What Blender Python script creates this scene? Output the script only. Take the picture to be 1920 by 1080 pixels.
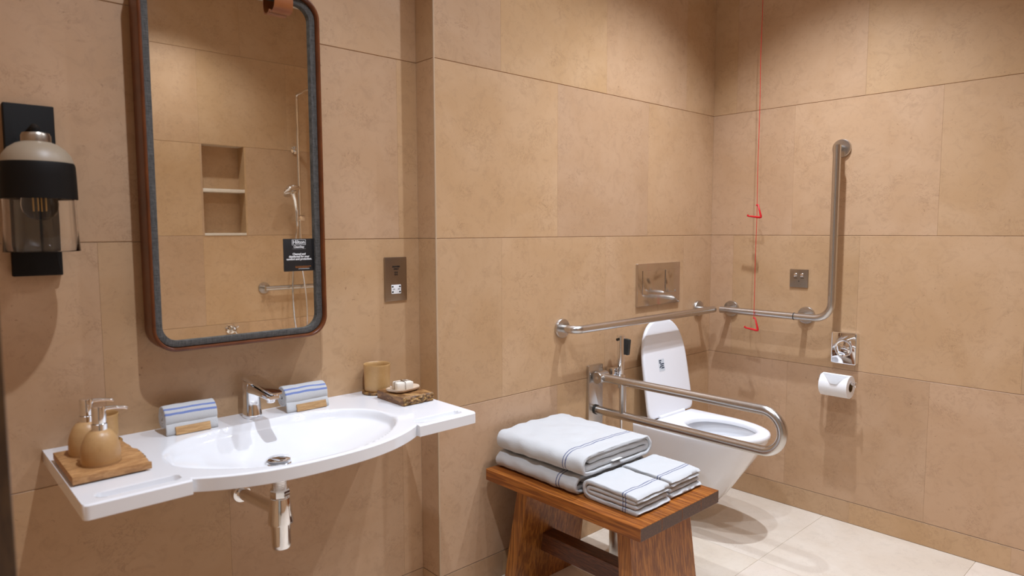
import bpy, bmesh, math, random
from mathutils import Vector, Matrix, noise
random.seed(7)
PI = math.pi
S = bpy.context.scene
for o in list(bpy.data.objects): bpy.data.objects.remove(o)
COL = S.collection

# ------------------------------------------------------------------ camera
CAM = Vector((-3.1228, -1.8626, 1.3245))
_p, _y, _r = 0.0846, 0.7463, -0.0031
fw = Vector((math.sin(_y)*math.cos(_p), math.cos(_y)*math.cos(_p), -math.sin(_p)))
rt = Vector((math.cos(_y), -math.sin(_y), 0)); up = rt.cross(fw)
rt, up = math.cos(_r)*rt+math.sin(_r)*up, -math.sin(_r)*rt+math.cos(_r)*up
cd = bpy.data.cameras.new('camera'); cam = bpy.data.objects.new('camera', cd); COL.objects.link(cam)
cd.sensor_width = 36.0; cd.lens = 1265.48*36/1920; cd.clip_start = 0.02
cd.dof.use_dof = True; cd.dof.focus_distance = 2.7; cd.dof.aperture_fstop = 3.2
M = Matrix.Identity(4)
for i in range(3): M[i][0] = rt[i]; M[i][1] = up[i]; M[i][2] = -fw[i]; M[i][3] = CAM[i]
cam.matrix_world = M
S.camera = cam

# ------------------------------------------------------------------ world, exposure
w = bpy.data.worlds.new('corridor_glow'); S.world = w; w.use_nodes = True
w.node_tree.nodes['Background'].inputs[0].default_value = (1.0, 0.9, 0.8, 1)
w.node_tree.nodes['Background'].inputs[1].default_value = 0.25
S.view_settings.view_transform = 'Standard'; S.view_settings.look = 'None'
S.view_settings.exposure = 0.10; S.view_settings.gamma = 1.0
S.view_settings.use_curve_mapping = False
# ceiling downlights: x, y, watts, spread in degrees
H = 2.9
LIGHTS = [(-2.43, -0.92, 104, 126), (-0.68, -0.68, 138, 106), (-1.32, -0.75, 62, 136), (-1.05, -1.50, 46, 100), (-1.75, -2.22, 50, 124)]
LCOL = (0.88, 0.98, 1.13)

# ------------------------------------------------------------------ helpers
ORG = {}
def org(parent): return ORG.get(parent.name, Vector((0,0,0))) if parent else Vector((0,0,0))
def link(o, parent=None):
    COL.objects.link(o)
    if parent: o.parent = parent
def thing(name, label, cat, loc, group=None):
    o = bpy.data.objects.new(name, None); o.empty_display_size = 0.05
    link(o); o.location = loc; ORG[o.name] = Vector(loc)
    o['label'] = label; o['category'] = cat
    if group: o['group'] = group
    return o
def mesh(name, bm, mat, parent=None, smooth=35, label=None, kind=None):
    """bm in world coordinates -> object parented to a thing or a part"""
    o0 = org(parent)
    if o0.length > 0: bmesh.ops.translate(bm, verts=bm.verts, vec=-o0)
    bmesh.ops.recalc_face_normals(bm, faces=bm.faces)
    me = bpy.data.meshes.new(name); bm.to_mesh(me); bm.free()
    if smooth:
        for f in me.polygons: f.use_smooth = True
        me.set_sharp_from_angle(angle=math.radians(smooth))
    me.materials.append(mat)
    o = bpy.data.objects.new(name, me); link(o, parent); ORG[o.name] = o0.copy()
    if label: o['label'] = label
    if kind: o['kind'] = kind
    return o
def solo(name, bm, mat, label, cat, loc, group=None, smooth=35):
    """a thing that is one mesh"""
    bmesh.ops.translate(bm, verts=bm.verts, vec=-Vector(loc))
    o = mesh(name, bm, mat, None, smooth); o.location = loc; ORG[o.name] = Vector(loc)
    o['label'] = label; o['category'] = cat
    if group: o['group'] = group
    return o
def copy_tree(o, parent=None):
    c = o.copy(); COL.objects.link(c); c.parent = parent
    ORG[c.name] = ORG.get(o.name, Vector((0,0,0)))
    for ch in [k for k in bpy.data.objects if k.parent == o]: copy_tree(ch, c)
    return c
def box(bm, lo, hi, bev=0.0, seg=2, rot=None, piv=None):
    lo, hi = Vector(lo), Vector(hi)
    r = bmesh.ops.create_cube(bm, size=1.0)
    vs = r['verts']
    for v in vs: v.co = Vector(((v.co.x+.5)*(hi.x-lo.x)+lo.x, (v.co.y+.5)*(hi.y-lo.y)+lo.y, (v.co.z+.5)*(hi.z-lo.z)+lo.z))
    if bev > 0:
        es = list({e for v in vs for e in v.link_edges})
        r2 = bmesh.ops.bevel(bm, geom=es, offset=bev, segments=seg, profile=0.5, affect='EDGES')
        vs = list({v for f in r2['faces'] for v in f.verts} | {v for v in vs if v.is_valid})
    if rot is not None:
        bmesh.ops.rotate(bm, verts=vs, cent=piv if piv is not None else (lo+hi)/2, matrix=rot)
    return vs
def nb(): return bmesh.new()
def bbox(lo, hi, bev=0.0, seg=2, rot=None, piv=None):
    bm = nb(); box(bm, lo, hi, bev, seg, rot, piv); return bm
def loops(bm, rings, closed=True, cap0=False, cap1=False, cyc=False):
    """skin a list of vertex rings (each a list of Vectors)"""
    R = [[bm.verts.new(p) for p in ring] for ring in rings]
    n = len(R[0]); m = len(R)
    for i in range(m if cyc else m-1):
        a, b = R[i], R[(i+1) % m]
        for j in range(n if closed else n-1):
            k = (j+1) % n
            bm.faces.new((a[j], a[k], b[k], b[j]))
    if cap0: bm.faces.new(R[0])
    if cap1: bm.faces.new(R[-1])
    return R
def lathe(bm, c, prof, seg=32, axis='Z', cap0=True, cap1=True):
    """prof: (radius, height) along the axis from c"""
    c = Vector(c); rings = []
    for r, h in prof:
        ring = []
        for k in range(seg):
            a = 2*PI*k/seg; x, y = max(r, 1e-5)*math.cos(a), max(r, 1e-5)*math.sin(a)
            if axis == 'Z': p = Vector((x, y, h))
            elif axis == 'Y': p = Vector((x, h, y))
            else: p = Vector((h, x, y))
            ring.append(c+p)
        rings.append(ring)
    loops(bm, rings, True, cap0, cap1)
def tube(bm, pts, r, seg=14, caps=True, rr=None):
    pts = [Vector(p) for p in pts]; n = len(pts); rings = []
    t0 = (pts[1]-pts[0]).normalized()
    nrm = t0.cross(Vector((0,0,1)))
    if nrm.length < 1e-3: nrm = t0.cross(Vector((1,0,0)))
    nrm.normalize(); prev = t0
    for i in range(n):
        if i == 0: t = t0
        elif i == n-1: t = (pts[-1]-pts[-2]).normalized()
        else: t = ((pts[i+1]-pts[i]).normalized()+(pts[i]-pts[i-1]).normalized()).normalized()
        q = prev.rotation_difference(t); nrm = q @ nrm; prev = t
        b = t.cross(nrm); rad = rr[i] if rr else r
        k = 1.0
        if 0 < i < n-1:
            ca = t.dot((pts[i]-pts[i-1]).normalized()); k = 1.0
        rings.append([pts[i]+rad*(math.cos(2*PI*j/seg)*nrm+math.sin(2*PI*j/seg)*b) for j in range(seg)])
    loops(bm, rings, True, caps, caps)
def arc(c, r, a0, a1, n, plane='XZ'):
    out = []
    for i in range(n+1):
        a = a0+(a1-a0)*i/n; u, v = r*math.cos(a), r*math.sin(a); c_ = Vector(c)
        out.append(c_+(Vector((u,0,v)) if plane == 'XZ' else Vector((0,u,v)) if plane == 'YZ' else Vector((u,v,0))))
    return out
def rr2(x0, x1, y0, y1, r, n=8):
    """rounded rectangle, 2D"""
    r = max(1e-4, min(r, (x1-x0)/2-1e-5, (y1-y0)/2-1e-5)); P = []
    for cx, cy, a in ((x1-r, y1-r, 0), (x0+r, y1-r, PI/2), (x0+r, y0+r, PI), (x1-r, y0+r, 1.5*PI)):
        for i in range(n+1):
            t = a+PI/2*i/n; P.append((cx+r*math.cos(t), cy+r*math.sin(t)))
    return P
def plate(bm, u0, u1, v0, v1, r, n0, n1, axis, bev=0.0015, n=6):
    """rounded plate; axis 'Y': u=x v=z, faces towards -y (n0 back .. n1 front); axis 'X': u=y v=z; axis 'Z': u=x v=y"""
    def P(u, v, w): return Vector((u, w, v)) if axis == 'Y' else Vector((w, u, v)) if axis == 'X' else Vector((u, v, w))
    sgn = 1 if n1 > n0 else -1
    rings = []
    for ins, wv in ((0, n0), (0, n1-sgn*bev), (bev*.3, n1-sgn*bev*.3), (bev, n1)):
        rings.append([P(u, v, wv) for u, v in rr2(u0+ins, u1-ins, v0+ins, v1-ins, r-ins, n)])
    loops(bm, rings, True, True, True)
def mat(name, col, rough=0.5, metal=0.0, spec=0.5, **kw):
    m = bpy.data.materials.new(name); m.use_nodes = True
    b = m.node_tree.nodes['Principled BSDF']
    b.inputs['Base Color'].default_value = (*col, 1); b.inputs['Roughness'].default_value = rough
    b.inputs['Metallic'].default_value = metal; b.inputs['Specular IOR Level'].default_value = spec
    for k, v in kw.items(): b.inputs[k.replace('_', ' ')].default_value = v
    return m
class NT:
    """terse node building on a principled material"""
    def __init__(s, m): s.m = m; s.t = m.node_tree; s.b = s.t.nodes['Principled BSDF']
    def n(s, typ, **kw):
        nd = s.t.nodes.new(typ)
        for k, v in kw.items():
            if k.startswith('i_'):
                key = k[2:]; key = int(key) if key.isdigit() else key.replace('_', ' ')
                if hasattr(v, 'is_output'): s.t.links.new(v, nd.inputs[key])
                else: nd.inputs[key].default_value = v
            else: setattr(nd, k, v)
        return nd
    def link(s, a, b): s.t.links.new(a, b)
    def math(s, op, a, b=0.0, clamp=False):
        nd = s.n('ShaderNodeMath', operation=op, use_clamp=clamp)
        for i, v in enumerate((a, b)):
            if hasattr(v, 'is_output'): s.link(v, nd.inputs[i])
            else: nd.inputs[i].default_value = v
        return nd.outputs[0]
    def mix(s, f, a, b, blend='MIX'):
        nd = s.n('ShaderNodeMix', data_type='RGBA', blend_type=blend)
        for i, v in ((0, f), (6, a), (7, b)):
            if hasattr(v, 'is_output'): s.link(v, nd.inputs[i])
            else: nd.inputs[i].default_value = v if i == 0 else (*v, 1)
        return nd.outputs[2]
    def ramp(s, f, *stops):
        nd = s.n('ShaderNodeValToRGB'); e = nd.color_ramp.elements
        while len(e) < len(stops): e.new(0.5)
        for k, (p, c) in enumerate(stops): e[k].position = p; e[k].color = (c, c, c, 1) if not hasattr(c, '__len__') else (*c, 1)
        s.link(f, nd.inputs[0]); return nd.outputs[0]
    def noise(s, vec, scale, detail=3, rough=0.55, dist=0.0):
        nd = s.n('ShaderNodeTexNoise'); nd.inputs['Scale'].default_value = scale; nd.inputs['Detail'].default_value = detail
        nd.inputs['Roughness'].default_value = rough; nd.inputs['Distortion'].default_value = dist
        s.link(vec, nd.inputs['Vector']); return nd.outputs[0]
    def bump(s, h, strength=0.2, dist=0.002):
        nd = s.n('ShaderNodeBump'); nd.inputs['Strength'].default_value = strength; nd.inputs['Distance'].default_value = dist
        s.link(h, nd.inputs['Height']); s.link(nd.outputs[0], s.b.inputs['Normal'])
    def coord(s, rnd=True, scale=(1,1,1)):
        c = s.n('ShaderNodeTexCoord').outputs['Object']
        if rnd:
            r = s.n('ShaderNodeObjectInfo').outputs['Random']; s.rand = r
            off = s.n('ShaderNodeCombineXYZ'); s.link(s.math('MULTIPLY', r, 91.0), off.inputs[0]); s.link(s.math('MULTIPLY', r, 37.0), off.inputs[1]); s.link(s.math('MULTIPLY', r, 53.0), off.inputs[2])
            a = s.n('ShaderNodeVectorMath', operation='ADD'); s.link(c, a.inputs[0]); s.link(off.outputs[0], a.inputs[1]); c = a.outputs[0]
        if scale != (1,1,1):
            mp = s.n('ShaderNodeMapping'); mp.inputs['Scale'].default_value = scale; s.link(c, mp.inputs[0]); c = mp.outputs[0]
        return c

# ------------------------------------------------------------------ materials
def stone(name, base, alt, rough=0.42, contrast=1.0):
    m = mat(name, base, rough); t = NT(m); c = t.coord()
    big = t.noise(c, 3.2, 4, 0.6, 0.6)
    col = t.mix(t.ramp(big, (0.36, 0), (0.66, 1)), base, alt)
    cl = t.noise(c, 22, 6, 0.7, 1.2)
    col = t.mix(t.math('MULTIPLY', t.ramp(cl, (0.5, 0), (0.72, 1)), 0.42*contrast), col, tuple(v*0.72 for v in base))
    # thin broken veins and fossil flecks
    v1 = t.noise(c, 15, 8, 0.70, 2.4)
    ridge = t.math('ABSOLUTE', t.math('SUBTRACT', v1, 0.5))
    gate = t.ramp(t.noise(c, 8.5, 3), (0.53, 0), (0.62, 1))
    vein = t.math('MULTIPLY', t.ramp(ridge, (0.0, 1), (0.011, 0)), gate)
    col = t.mix(t.math('MULTIPLY', vein, 0.8*contrast), col, tuple(v*q for v, q in zip(base, (0.50, 0.44, 0.38))))
    sp = t.noise(c, 115, 2, 0.5, 0.8)
    fl = t.math('MULTIPLY', t.ramp(sp, (0.70, 0), (0.74, 1)), t.ramp(t.noise(c, 7, 2), (0.45, 0), (0.6, 1)))
    col = t.mix(t.math('MULTIPLY', fl, 0.7*contrast), col, tuple(v*q for v, q in zip(base, (0.45, 0.38, 0.30))))
    # each tile its own tone
    hsv = t.n('ShaderNodeHueSaturation'); t.link(col, hsv.inputs['Color'])
    t.link(t.math('ADD', t.math('MULTIPLY', t.rand, 0.11), 0.945), hsv.inputs['Value'])
    r2 = t.math('FRACT', t.math('MULTIPLY', t.rand, 17.3))
    t.link(t.math('ADD', t.math('MULTIPLY', r2, 0.006), 0.497), hsv.inputs['Hue'])
    t.link(t.math('ADD', t.math('MULTIPLY', r2, 0.08), 0.96), hsv.inputs['Saturation'])
    t.link(hsv.outputs[0], t.b.inputs['Base Color'])
    t.link(t.math('ADD', t.math('MULTIPLY', cl, 0.14), rough-0.07), t.b.inputs['Roughness'])
    t.bump(cl, 0.05, 0.001)
    return m
STONE = stone('beige_limestone', (0.495, 0.304, 0.163), (0.545, 0.350, 0.205))
FLOORST = stone('cream_floor_stone', (0.72, 0.615, 0.50), (0.79, 0.70, 0.595), 0.33, 0.6)
GROUT = mat('pale_grout', (0.60, 0.46, 0.33), 0.8)
GROUTD = mat('warm_grout', (0.36, 0.25, 0.16), 0.85)
PLASTER = mat('ceiling_paint', (0.82, 0.79, 0.74), 0.7)
CERAMIC = mat('white_glazed_ceramic', (0.86, 0.86, 0.88), 0.12, 0, 0.5)
t_ = NT(CERAMIC); t_.b.inputs['Coat Weight'].default_value = 0.4; t_.b.inputs['Coat Roughness'].default_value = 0.05
SEATPL = mat('white_seat_plastic', (0.86, 0.86, 0.885), 0.22)
CHROME = mat('polished_chrome', (0.86, 0.86, 0.87), 0.06, 1.0)
STEEL = mat('brushed_steel', (0.60, 0.575, 0.545), 0.27, 1.0)
t_ = NT(STEEL); c_ = t_.coord(False, (300, 300, 8)); t_.bump(t_.noise(c_, 4, 2), 0.04, 0.0004)
SATIN = mat('satin_chrome_plate', (0.62, 0.57, 0.53), 0.12, 1.0)
NICKEL = mat('bronze_nickel', (0.40, 0.345, 0.285), 0.32, 1.0)
BLACKM = mat('black_metal', (0.0055, 0.004, 0.003), 0.6, 0, 0.2)
BLACKP = mat('black_rubber', (0.02, 0.022, 0.02), 0.5)
RED = mat('red_plastic', (0.62, 0.012, 0.018), 0.35)
MIRROR = mat('mirror_silver', (0.95, 0.915, 0.82), 0.008, 1.0)
GLASS = mat('clear_glass', (1, 1, 1), 0.02, 0, 0.5, Transmission_Weight=1.0, IOR=1.45)
PAPER = mat('white_tissue_paper', (0.86, 0.85, 0.85), 0.9)
CARD = mat('cardboard_core', (0.20, 0.12, 0.05), 0.9)
WATER = mat('toilet_water', (0.62, 0.66, 0.68), 0.03, 0, 0.5)
def leather(name, a, b, rough):
    m = mat(name, a, rough); t = NT(m); c = t.coord(False)
    t.link(t.mix(t.ramp(t.noise(c, 14, 5, 0.65), (0.35, 0), (0.7, 1)), a, b), t.b.inputs['Base Color'])
    t.bump(t.noise(c, 420, 3), 0.12, 0.0006); return m
LEATHER = leather('chestnut_leather', (0.10, 0.025, 0.006), (0.165, 0.046, 0.011), 0.34)
TAN = leather('tan_leather', (0.25, 0.075, 0.018), (0.31, 0.10, 0.027), 0.45)
def fabric():
    m = mat('grey_linen', (0.11, 0.11, 0.12), 0.9); t = NT(m); c = t.coord(False)
    n1 = t.noise(t.coord(False, (60, 60, 900)), 1, 2); n2 = t.noise(t.coord(False, (900, 60, 60)), 1, 2)
    f = t.math('MULTIPLY', t.math('ADD', n1, n2), 0.5)
    t.link(t.mix(t.ramp(f, (0.38, 0), (0.62, 1)), (0.034, 0.031, 0.028), (0.115, 0.107, 0.098)), t.b.inputs['Base Color'])
    t.bump(f, 0.3, 0.0006); return m
LINEN = fabric()
def wood(name, dark, mid, light, scale, rough=0.38, rings=5.0, toned=0.25):
    """scale stretches the grain: small along the grain"""
    m = mat(name, mid, rough); t = NT(m); c = t.coord(True, scale)
    n1 = t.noise(c, 6, 5, 0.62, 0.6); n2 = t.noise(c, 38, 3, 0.6, 0.2)
    wv = t.math('FRACT', t.math('MULTIPLY', n1, rings))
    tri = t.math('ABSOLUTE', t.math('SUBTRACT', wv, 0.5))
    col = t.mix(t.ramp(tri, (0.0, 0), (0.5, 1)), mid, light)
    col = t.mix(t.ramp(n2, (0.42, 0.8), (0.58, 0)), col, dark)
    hsv = t.n('ShaderNodeHueSaturation'); t.link(col, hsv.inputs['Color'])
    t.link(t.math('ADD', t.math('MULTIPLY', t.rand, toned), 1-toned/2), hsv.inputs['Value'])
    t.link(hsv.outputs[0], t.b.inputs['Base Color'])
    t.bump(n2, 0.08, 0.0006); return m
TEAK_Y = wood('oiled_teak_along_bench', (0.16, 0.040, 0.006), (0.32, 0.092, 0.013), (0.43, 0.145, 0.024), (4, 0.16, 4), 0.32)
TEAK_Z = wood('oiled_teak_upright', (0.16, 0.045, 0.007), (0.36, 0.125, 0.020), (0.48, 0.19, 0.036), (4, 4, 0.11), 0.38, 5, 0.36)
TEAK_END = wood('teak_end_grain', (0.045, 0.014, 0.005), (0.085, 0.030, 0.012), (0.12, 0.046, 0.018), (6, 6, 6), 0.34, 3, 0.1)
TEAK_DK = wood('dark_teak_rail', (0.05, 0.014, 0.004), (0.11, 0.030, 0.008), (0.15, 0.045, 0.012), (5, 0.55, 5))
OAK = wood('pale_beech', (0.40, 0.22, 0.09), (0.55, 0.33, 0.145), (0.62, 0.39, 0.18), (0.6, 5, 5), 0.5, 3)
TRAYW = wood('honey_wood_tray', (0.33, 0.155, 0.055), (0.47, 0.245, 0.095), (0.54, 0.30, 0.125), (1.2, 4, 4), 0.5, 3)
OLIVE = wood('olive_wood', (0.10, 0.035, 0.010), (0.34, 0.165, 0.055), (0.46, 0.26, 0.10), (0.8, 0.6, 2.2), 0.45, 5)
BARK = wood('dark_bark', (0.035, 0.014, 0.006), (0.22, 0.095, 0.025), (0.48, 0.27, 0.08), (2, 3, 4), 0.6, 6)
JAMBW = wood('dark_walnut', (0.05, 0.022, 0.008), (0.085, 0.040, 0.014), (0.11, 0.055, 0.02), (4, 4, 0.5), 0.45, 3)
def clay(name, a, b, rough):
    m = mat(name, a, rough); t = NT(m); c = t.coord(True)
    sep = t.n('ShaderNodeSeparateXYZ'); t.link(t.n('ShaderNodeTexCoord').outputs['Object'], sep.inputs[0])
    n = t.noise(c, 18, 5, 0.6); sp = t.noise(c, 260, 2)
    col = t.mix(t.ramp(n, (0.35, 0), (0.68, 1)), a, b)
    col = t.mix(t.ramp(sp, (0.66, 0), (0.74, 0.5)), col, tuple(v*0.55 for v in a))
    t.link(col, t.b.inputs['Base Color']); t.bump(sp, 0.08, 0.0008); return m
CLAY = clay('tan_stoneware', (0.47, 0.265, 0.105), (0.56, 0.345, 0.155), 0.38)
CLAYY = clay('ochre_stoneware', (0.50, 0.29, 0.11), (0.58, 0.36, 0.155), 0.4)
CLAYDK = clay('raw_stoneware_foot', (0.36, 0.20, 0.085), (0.42, 0.24, 0.105), 0.6)
DISHCL = clay('cream_stoneware', (0.62, 0.46, 0.32), (0.70, 0.55, 0.41), 0.45)
SOAPW = clay('soap_wrapping', (0.78, 0.68, 0.56), (0.84, 0.78, 0.69), 0.7)
TWINE = mat('jute_twine', (0.20, 0.125, 0.065), 0.9)
def terry(name, stripes=None, axis=1, uvs=False):
    """white terry; stripes are woven lines at given positions along an object axis (or uv v)"""
    m = mat(name, (0.565, 0.566, 0.567), 0.95, 0, 0.2); t = NT(m); c = t.coord(False)
    t.b.inputs['Sheen Weight'].default_value = 0.25
    if stripes:
        if uvs: src = t.n('ShaderNodeUVMap').outputs[0]
        else: src = c
        sep = t.n('ShaderNodeSeparateXYZ'); t.link(src, sep.inputs[0]); v = sep.outputs[axis]
        if uvs: v = t.math('ABSOLUTE', t.math('SUBTRACT', v, 0.4978))
        v = t.math('ADD', v, t.math('MULTIPLY', t.math('SUBTRACT', t.noise(c, 14, 2), 0.5), 0.006 if not uvs else 0.004))
        acc = None
        for p, hw in stripes:
            s_ = t.math('LESS_THAN', t.math('ABSOLUTE', t.math('SUBTRACT', v, p)), hw)
            acc = s_ if acc is None else t.math('MAXIMUM', acc, s_)
        col = t.mix(t.math('MULTIPLY', acc, 0.85), (0.565, 0.566, 0.567), (0.045, 0.06, 0.19) if not uvs else (0.11, 0.18, 0.48))
        t.link(col, t.b.inputs['Base Color'])
    t.bump(t.noise(c, 420, 3, 0.6), 0.5, 0.0025)
    return m

# ------------------------------------------------------------------ room shell
D = 0.1027; X0 = -1.7524; W = 2.72; XL = -3.06
ROWS = [(0.0989, 0.6989), (0.6989, 1.2989), (1.2989, 1.8989), (1.8989, 2.4989), (2.4989, H)]
TT = 0.012; TB = 0.0030; GH = 0.0022; GV = 0.0003
_tiles = {}
def tile_mesh(wd, ht, m, gh=GH, gv=GV):
    key = (round(wd, 4), round(ht, 4), m.name, gh, gv)
    if key in _tiles: return _tiles[key]
    bm = nb(); hx, hy = wd/2-gv/2, ht/2-gh/2; bv = 0.0009
    rings = []
    for ins, z in ((0, -TT), (0, -bv), (bv*0.9, 0)):
        kx = ins*0.12 if gv < 0.001 else ins
        rings.append([Vector((sx*(hx-kx), sy*(hy-ins), z)) for sx, sy in ((-1,-1),(1,-1),(1,1),(-1,1))])
    loops(bm, rings, True, True, True)
    bmesh.ops.recalc_face_normals(bm, faces=bm.faces)
    me = bpy.data.meshes.new('tile'); bm.to_mesh(me); bm.free(); me.materials.append(m)
    _tiles[key] = me; return me
def place_tile(parent, c, u, v, wd, ht, m, gh=GH, gv=GV):
    o = bpy.data.objects.new('tile', tile_mesh(wd, ht, m, gh, gv)); link(o, parent)
    u, v = Vector(u), Vector(v); n = u.cross(v); c = Vector(c)
    Mx = Matrix.Identity(4)
    for i in range(3): Mx[i][0] = u[i]; Mx[i][1] = v[i]; Mx[i][2] = n[i]; Mx[i][3] = c[i]
    o.matrix_local = Mx; return o
def struct(name, bm, m):
    o = mesh(name, bm, m, None, 35); o['kind'] = 'structure'; return o
def courses(parent, base, u, s0, s1, joints, skip=None):
    """tiles along direction u from s0 to s1; joints: list per row of break positions (in s)"""
    u = Vector(u)
    for (z0, z1), js in zip(ROWS, joints):
        br = [s0]+sorted(j for j in js if s0+0.01 < j < s1-0.01)+[s1]
        for a, b_ in zip(br[:-1], br[1:]):
            if skip and skip((a+b_)/2, (z0+z1)/2): continue
            place_tile(parent, Vector(base)+u*((a+b_)/2)+Vector((0,0,(z0+z1)/2)), u, (0,0,1), b_-a, z1-z0, STONE)
def skirting(name, base, u, s0, s1, joints, lo, hi):
    o = struct(name, bbox(lo, hi), GROUTD); u = Vector(u)
    br = [s0]+sorted(j for j in joints if s0 < j < s1)+[s1]
    for a, b_ in zip(br[:-1], br[1:]):
        place_tile(o, Vector(base)+u*((a+b_)/2)+Vector((0,0,0.0989/2)), u, (0,0,1), b_-a, 0.0989, STONE)
    return o
def seq(j, a, b_, st=0.6):
    k = j
    while k > a: k -= st
    out = []
    while k < b_: out.append(round(k, 4)); k += st
    return out
BT = TT+0.10
# wall behind the basin (y = D)
wl = struct('wall_back_left', bbox((XL-0.15, D+TB, 0), (X0+0.2, D+BT, H)), GROUT)
A = seq(-2.432, -4, 0); B = seq(-2.132, -4, 0)
courses(wl, (0, D, 0), (1,0,0), XL, X0, [A, B, A, B, A])
skirting('baseboard_back_left', (0, D, 0), (1,0,0), XL, X0, B, (XL, D+0.0006, 0), (X0, D+TB, 0.0985))
# narrow return beside the basin
wr = struct('wall_back_return', bbox((X0+TB, TB, 0), (X0+0.2, D+TB-0.0005, H)), GROUT)
courses(wr, (X0, 0, 0), (0,-1,0), -D, 0, [[]]*5)
skirting('baseboard_back_return', (X0, 0, 0), (0,-1,0), -D, 0, [], (X0+0.0004, 0.009, 0), (X0+TB-0.0005, D-0.001, 0.0985))
# wall behind the toilet (y = 0)
wm = struct('wall_back_right', bbox((X0+0.2005, TB, 0), (0.12, BT, H)), GROUT)
A = seq(-1.152, -2, 0); B = seq(-1.452, -2, 0)
courses(wm, (0, 0, 0), (1,0,0), X0, 0, [A, B, A, B, A])
skirting('baseboard_back_right', (0, 0, 0), (1,0,0), X0, 0, B, (X0+0.01, 0.0004, 0), (-0.001, TB-0.0005, 0.0985))
tr = struct('trim_1', bbox((X0-0.0012, -0.0012, 0), (X0+0.0045, 0.0045, H-0.001), 0.0008, 1), mat('beige_corner_bead', (0.50, 0.35, 0.22), 0.6))
# right wall (x = 0)
wg = struct('wall_right', bbox((TB, -W-0.1, 0), (BT, TB-0.0005, H)), GROUT)
A = [-v for v in seq(-1.02, -3, 0)]; B = [-v for v in seq(-0.725, -3, 0)]
courses(wg, (0, 0, 0), (0,-1,0), 0, W, [A, B, A, B, A])
skirting('baseboard_right', (0, 0, 0), (0,-1,0), 0, W, B, (0.0004, -W+0.001, 0), (TB-0.0005, -0.001, 0.0985))
# opposite wall with the niche (seen in the mirror)
NX0, NX1, NZ0, NZ1, ND = -1.585, -1.285, 1.2989, 1.8989, 0.11
bm = nb(); y0, y1 = -W-0.2, -W-TB
box(bm, (XL-0.15, y0, 0), (NX0, y1, H)); box(bm, (NX1, y0, 0), (0.12, y1, H))
box(bm, (NX0, y0, 0), (NX1, y1, NZ0)); box(bm, (NX0, y0, NZ1), (NX1, y1, H)); box(bm, (NX0, y0, NZ0), (NX1, -W-ND-TT, NZ1))
wf = struct('wall_front', bm, GROUT)
A = [-v for v in seq(-1.9, -4, 0)]; B = [-v for v in seq(-1.585, -4, 0)]
courses(wf, (0, -W, 0), (-1,0,0), 0, -XL, [A, B, [-NX0, -NX1]+[0.685, 2.185, 2.785], B, A], skip=lambda s, z: 1.3 < z < 1.89 and NX0 < -s < NX1)
mesh('niche_back', bbox((NX0, -W-ND-TT+0.0005, NZ0), (NX1, -W-ND, NZ1)), STONE, wf)
mesh('niche_side', bbox((NX0, -W-ND+0.0005, NZ0), (NX0+TT, -W, NZ1)), STONE, wf)
mesh('niche_side', bbox((NX1-TT, -W-ND+0.0005, NZ0), (NX1, -W, NZ1)), STONE, wf)
mesh('niche_shelf', bbox((NX0+TT, -W-ND+0.0005, 1.588), (NX1-TT, -W-0.002, 1.610), 0.001), FLOORST, wf)
mesh('niche_sill', bbox((NX0+TT, -W-ND+0.0005, NZ0), (NX1-TT, -W+0.004, NZ0+0.016), 0.001), FLOORST, wf)
skirting('baseboard_front', (0, -W, 0), (-1,0,0), 0.001, -XL, B, (XL, -W-TB+0.0005, 0), (-0.001, -W-0.0004, 0.0985))
# left wall with the doorway the photograph is taken from
DY0, DY1, DH = -0.90, -2.35, 2.12
bm = nb()
box(bm, (XL-0.15, DY0, 0), (XL-TB, D+TB-0.0005, H)); box(bm, (XL-0.15, -W-TB, 0), (XL-TB, DY1, H)); box(bm, (XL-0.15, DY1, DH), (XL-TB, DY0, H))
wx = struct('wall_left', bm, GROUT)
for (z0, z1) in ROWS+[(0, 0.0989)]:
    for a, b_ in ((-D, 0.4), (0.4, -DY0), (-DY1, W)):
        place_tile(wx, (XL, -(a+b_)/2, (z0+z1)/2), (0,1,0), (0,0,1), b_-a, z1-z0, STONE)
for a, b_ in ((-DY0, 1.5), (1.5, -DY1)):
    place_tile(wx, (XL, -(a+b_)/2, (DH+H)/2), (0,1,0), (0,0,1), b_-a, H-DH, STONE)
bm = nb(); box(bm, (XL-0.165, DY0-0.035, 0), (XL+0.0245, DY0-0.0005, DH), 0.003); struct('trim_2', bm, JAMBW)
bm = nb(); box(bm, (XL-0.165, DY1+0.0005, 0), (XL+0.0245, DY1+0.035, DH), 0.003); struct('trim_3', bm, JAMBW)
bm = nb(); box(bm, (XL-0.165, DY1+0.0355, DH-0.035), (XL+0.0245, DY0-0.0355, DH-0.0005), 0.003); struct('trim_4', bm, JAMBW)
# floor and ceiling
fl = struct('floor', bbox((XL-0.9, -W-0.1, -0.1), (0.12, D+0.1, -TB)), GROUT)
xs = [XL]+[v for v in seq(-0.62, XL, 0) if XL+0.02 < v < -0.02]+[0.0]
ys = [-W]+[v for v in seq(-0.612, -W, D) if -W+0.02 < v < D-0.02]+[D]
for a, b_ in zip(xs[:-1], xs[1:]):
    for c0, c1 in zip(ys[:-1], ys[1:]):
        place_tile(fl, ((a+b_)/2, (c0+c1)/2, 0), (1,0,0), (0,1,0), b_-a, c1-c0, FLOORST, 0.0009, 0.0009)
struct('ceiling', bbox((XL-0.16, -W-0.1, H), (0.12, D+0.1, H+0.1)), PLASTER)

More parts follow.
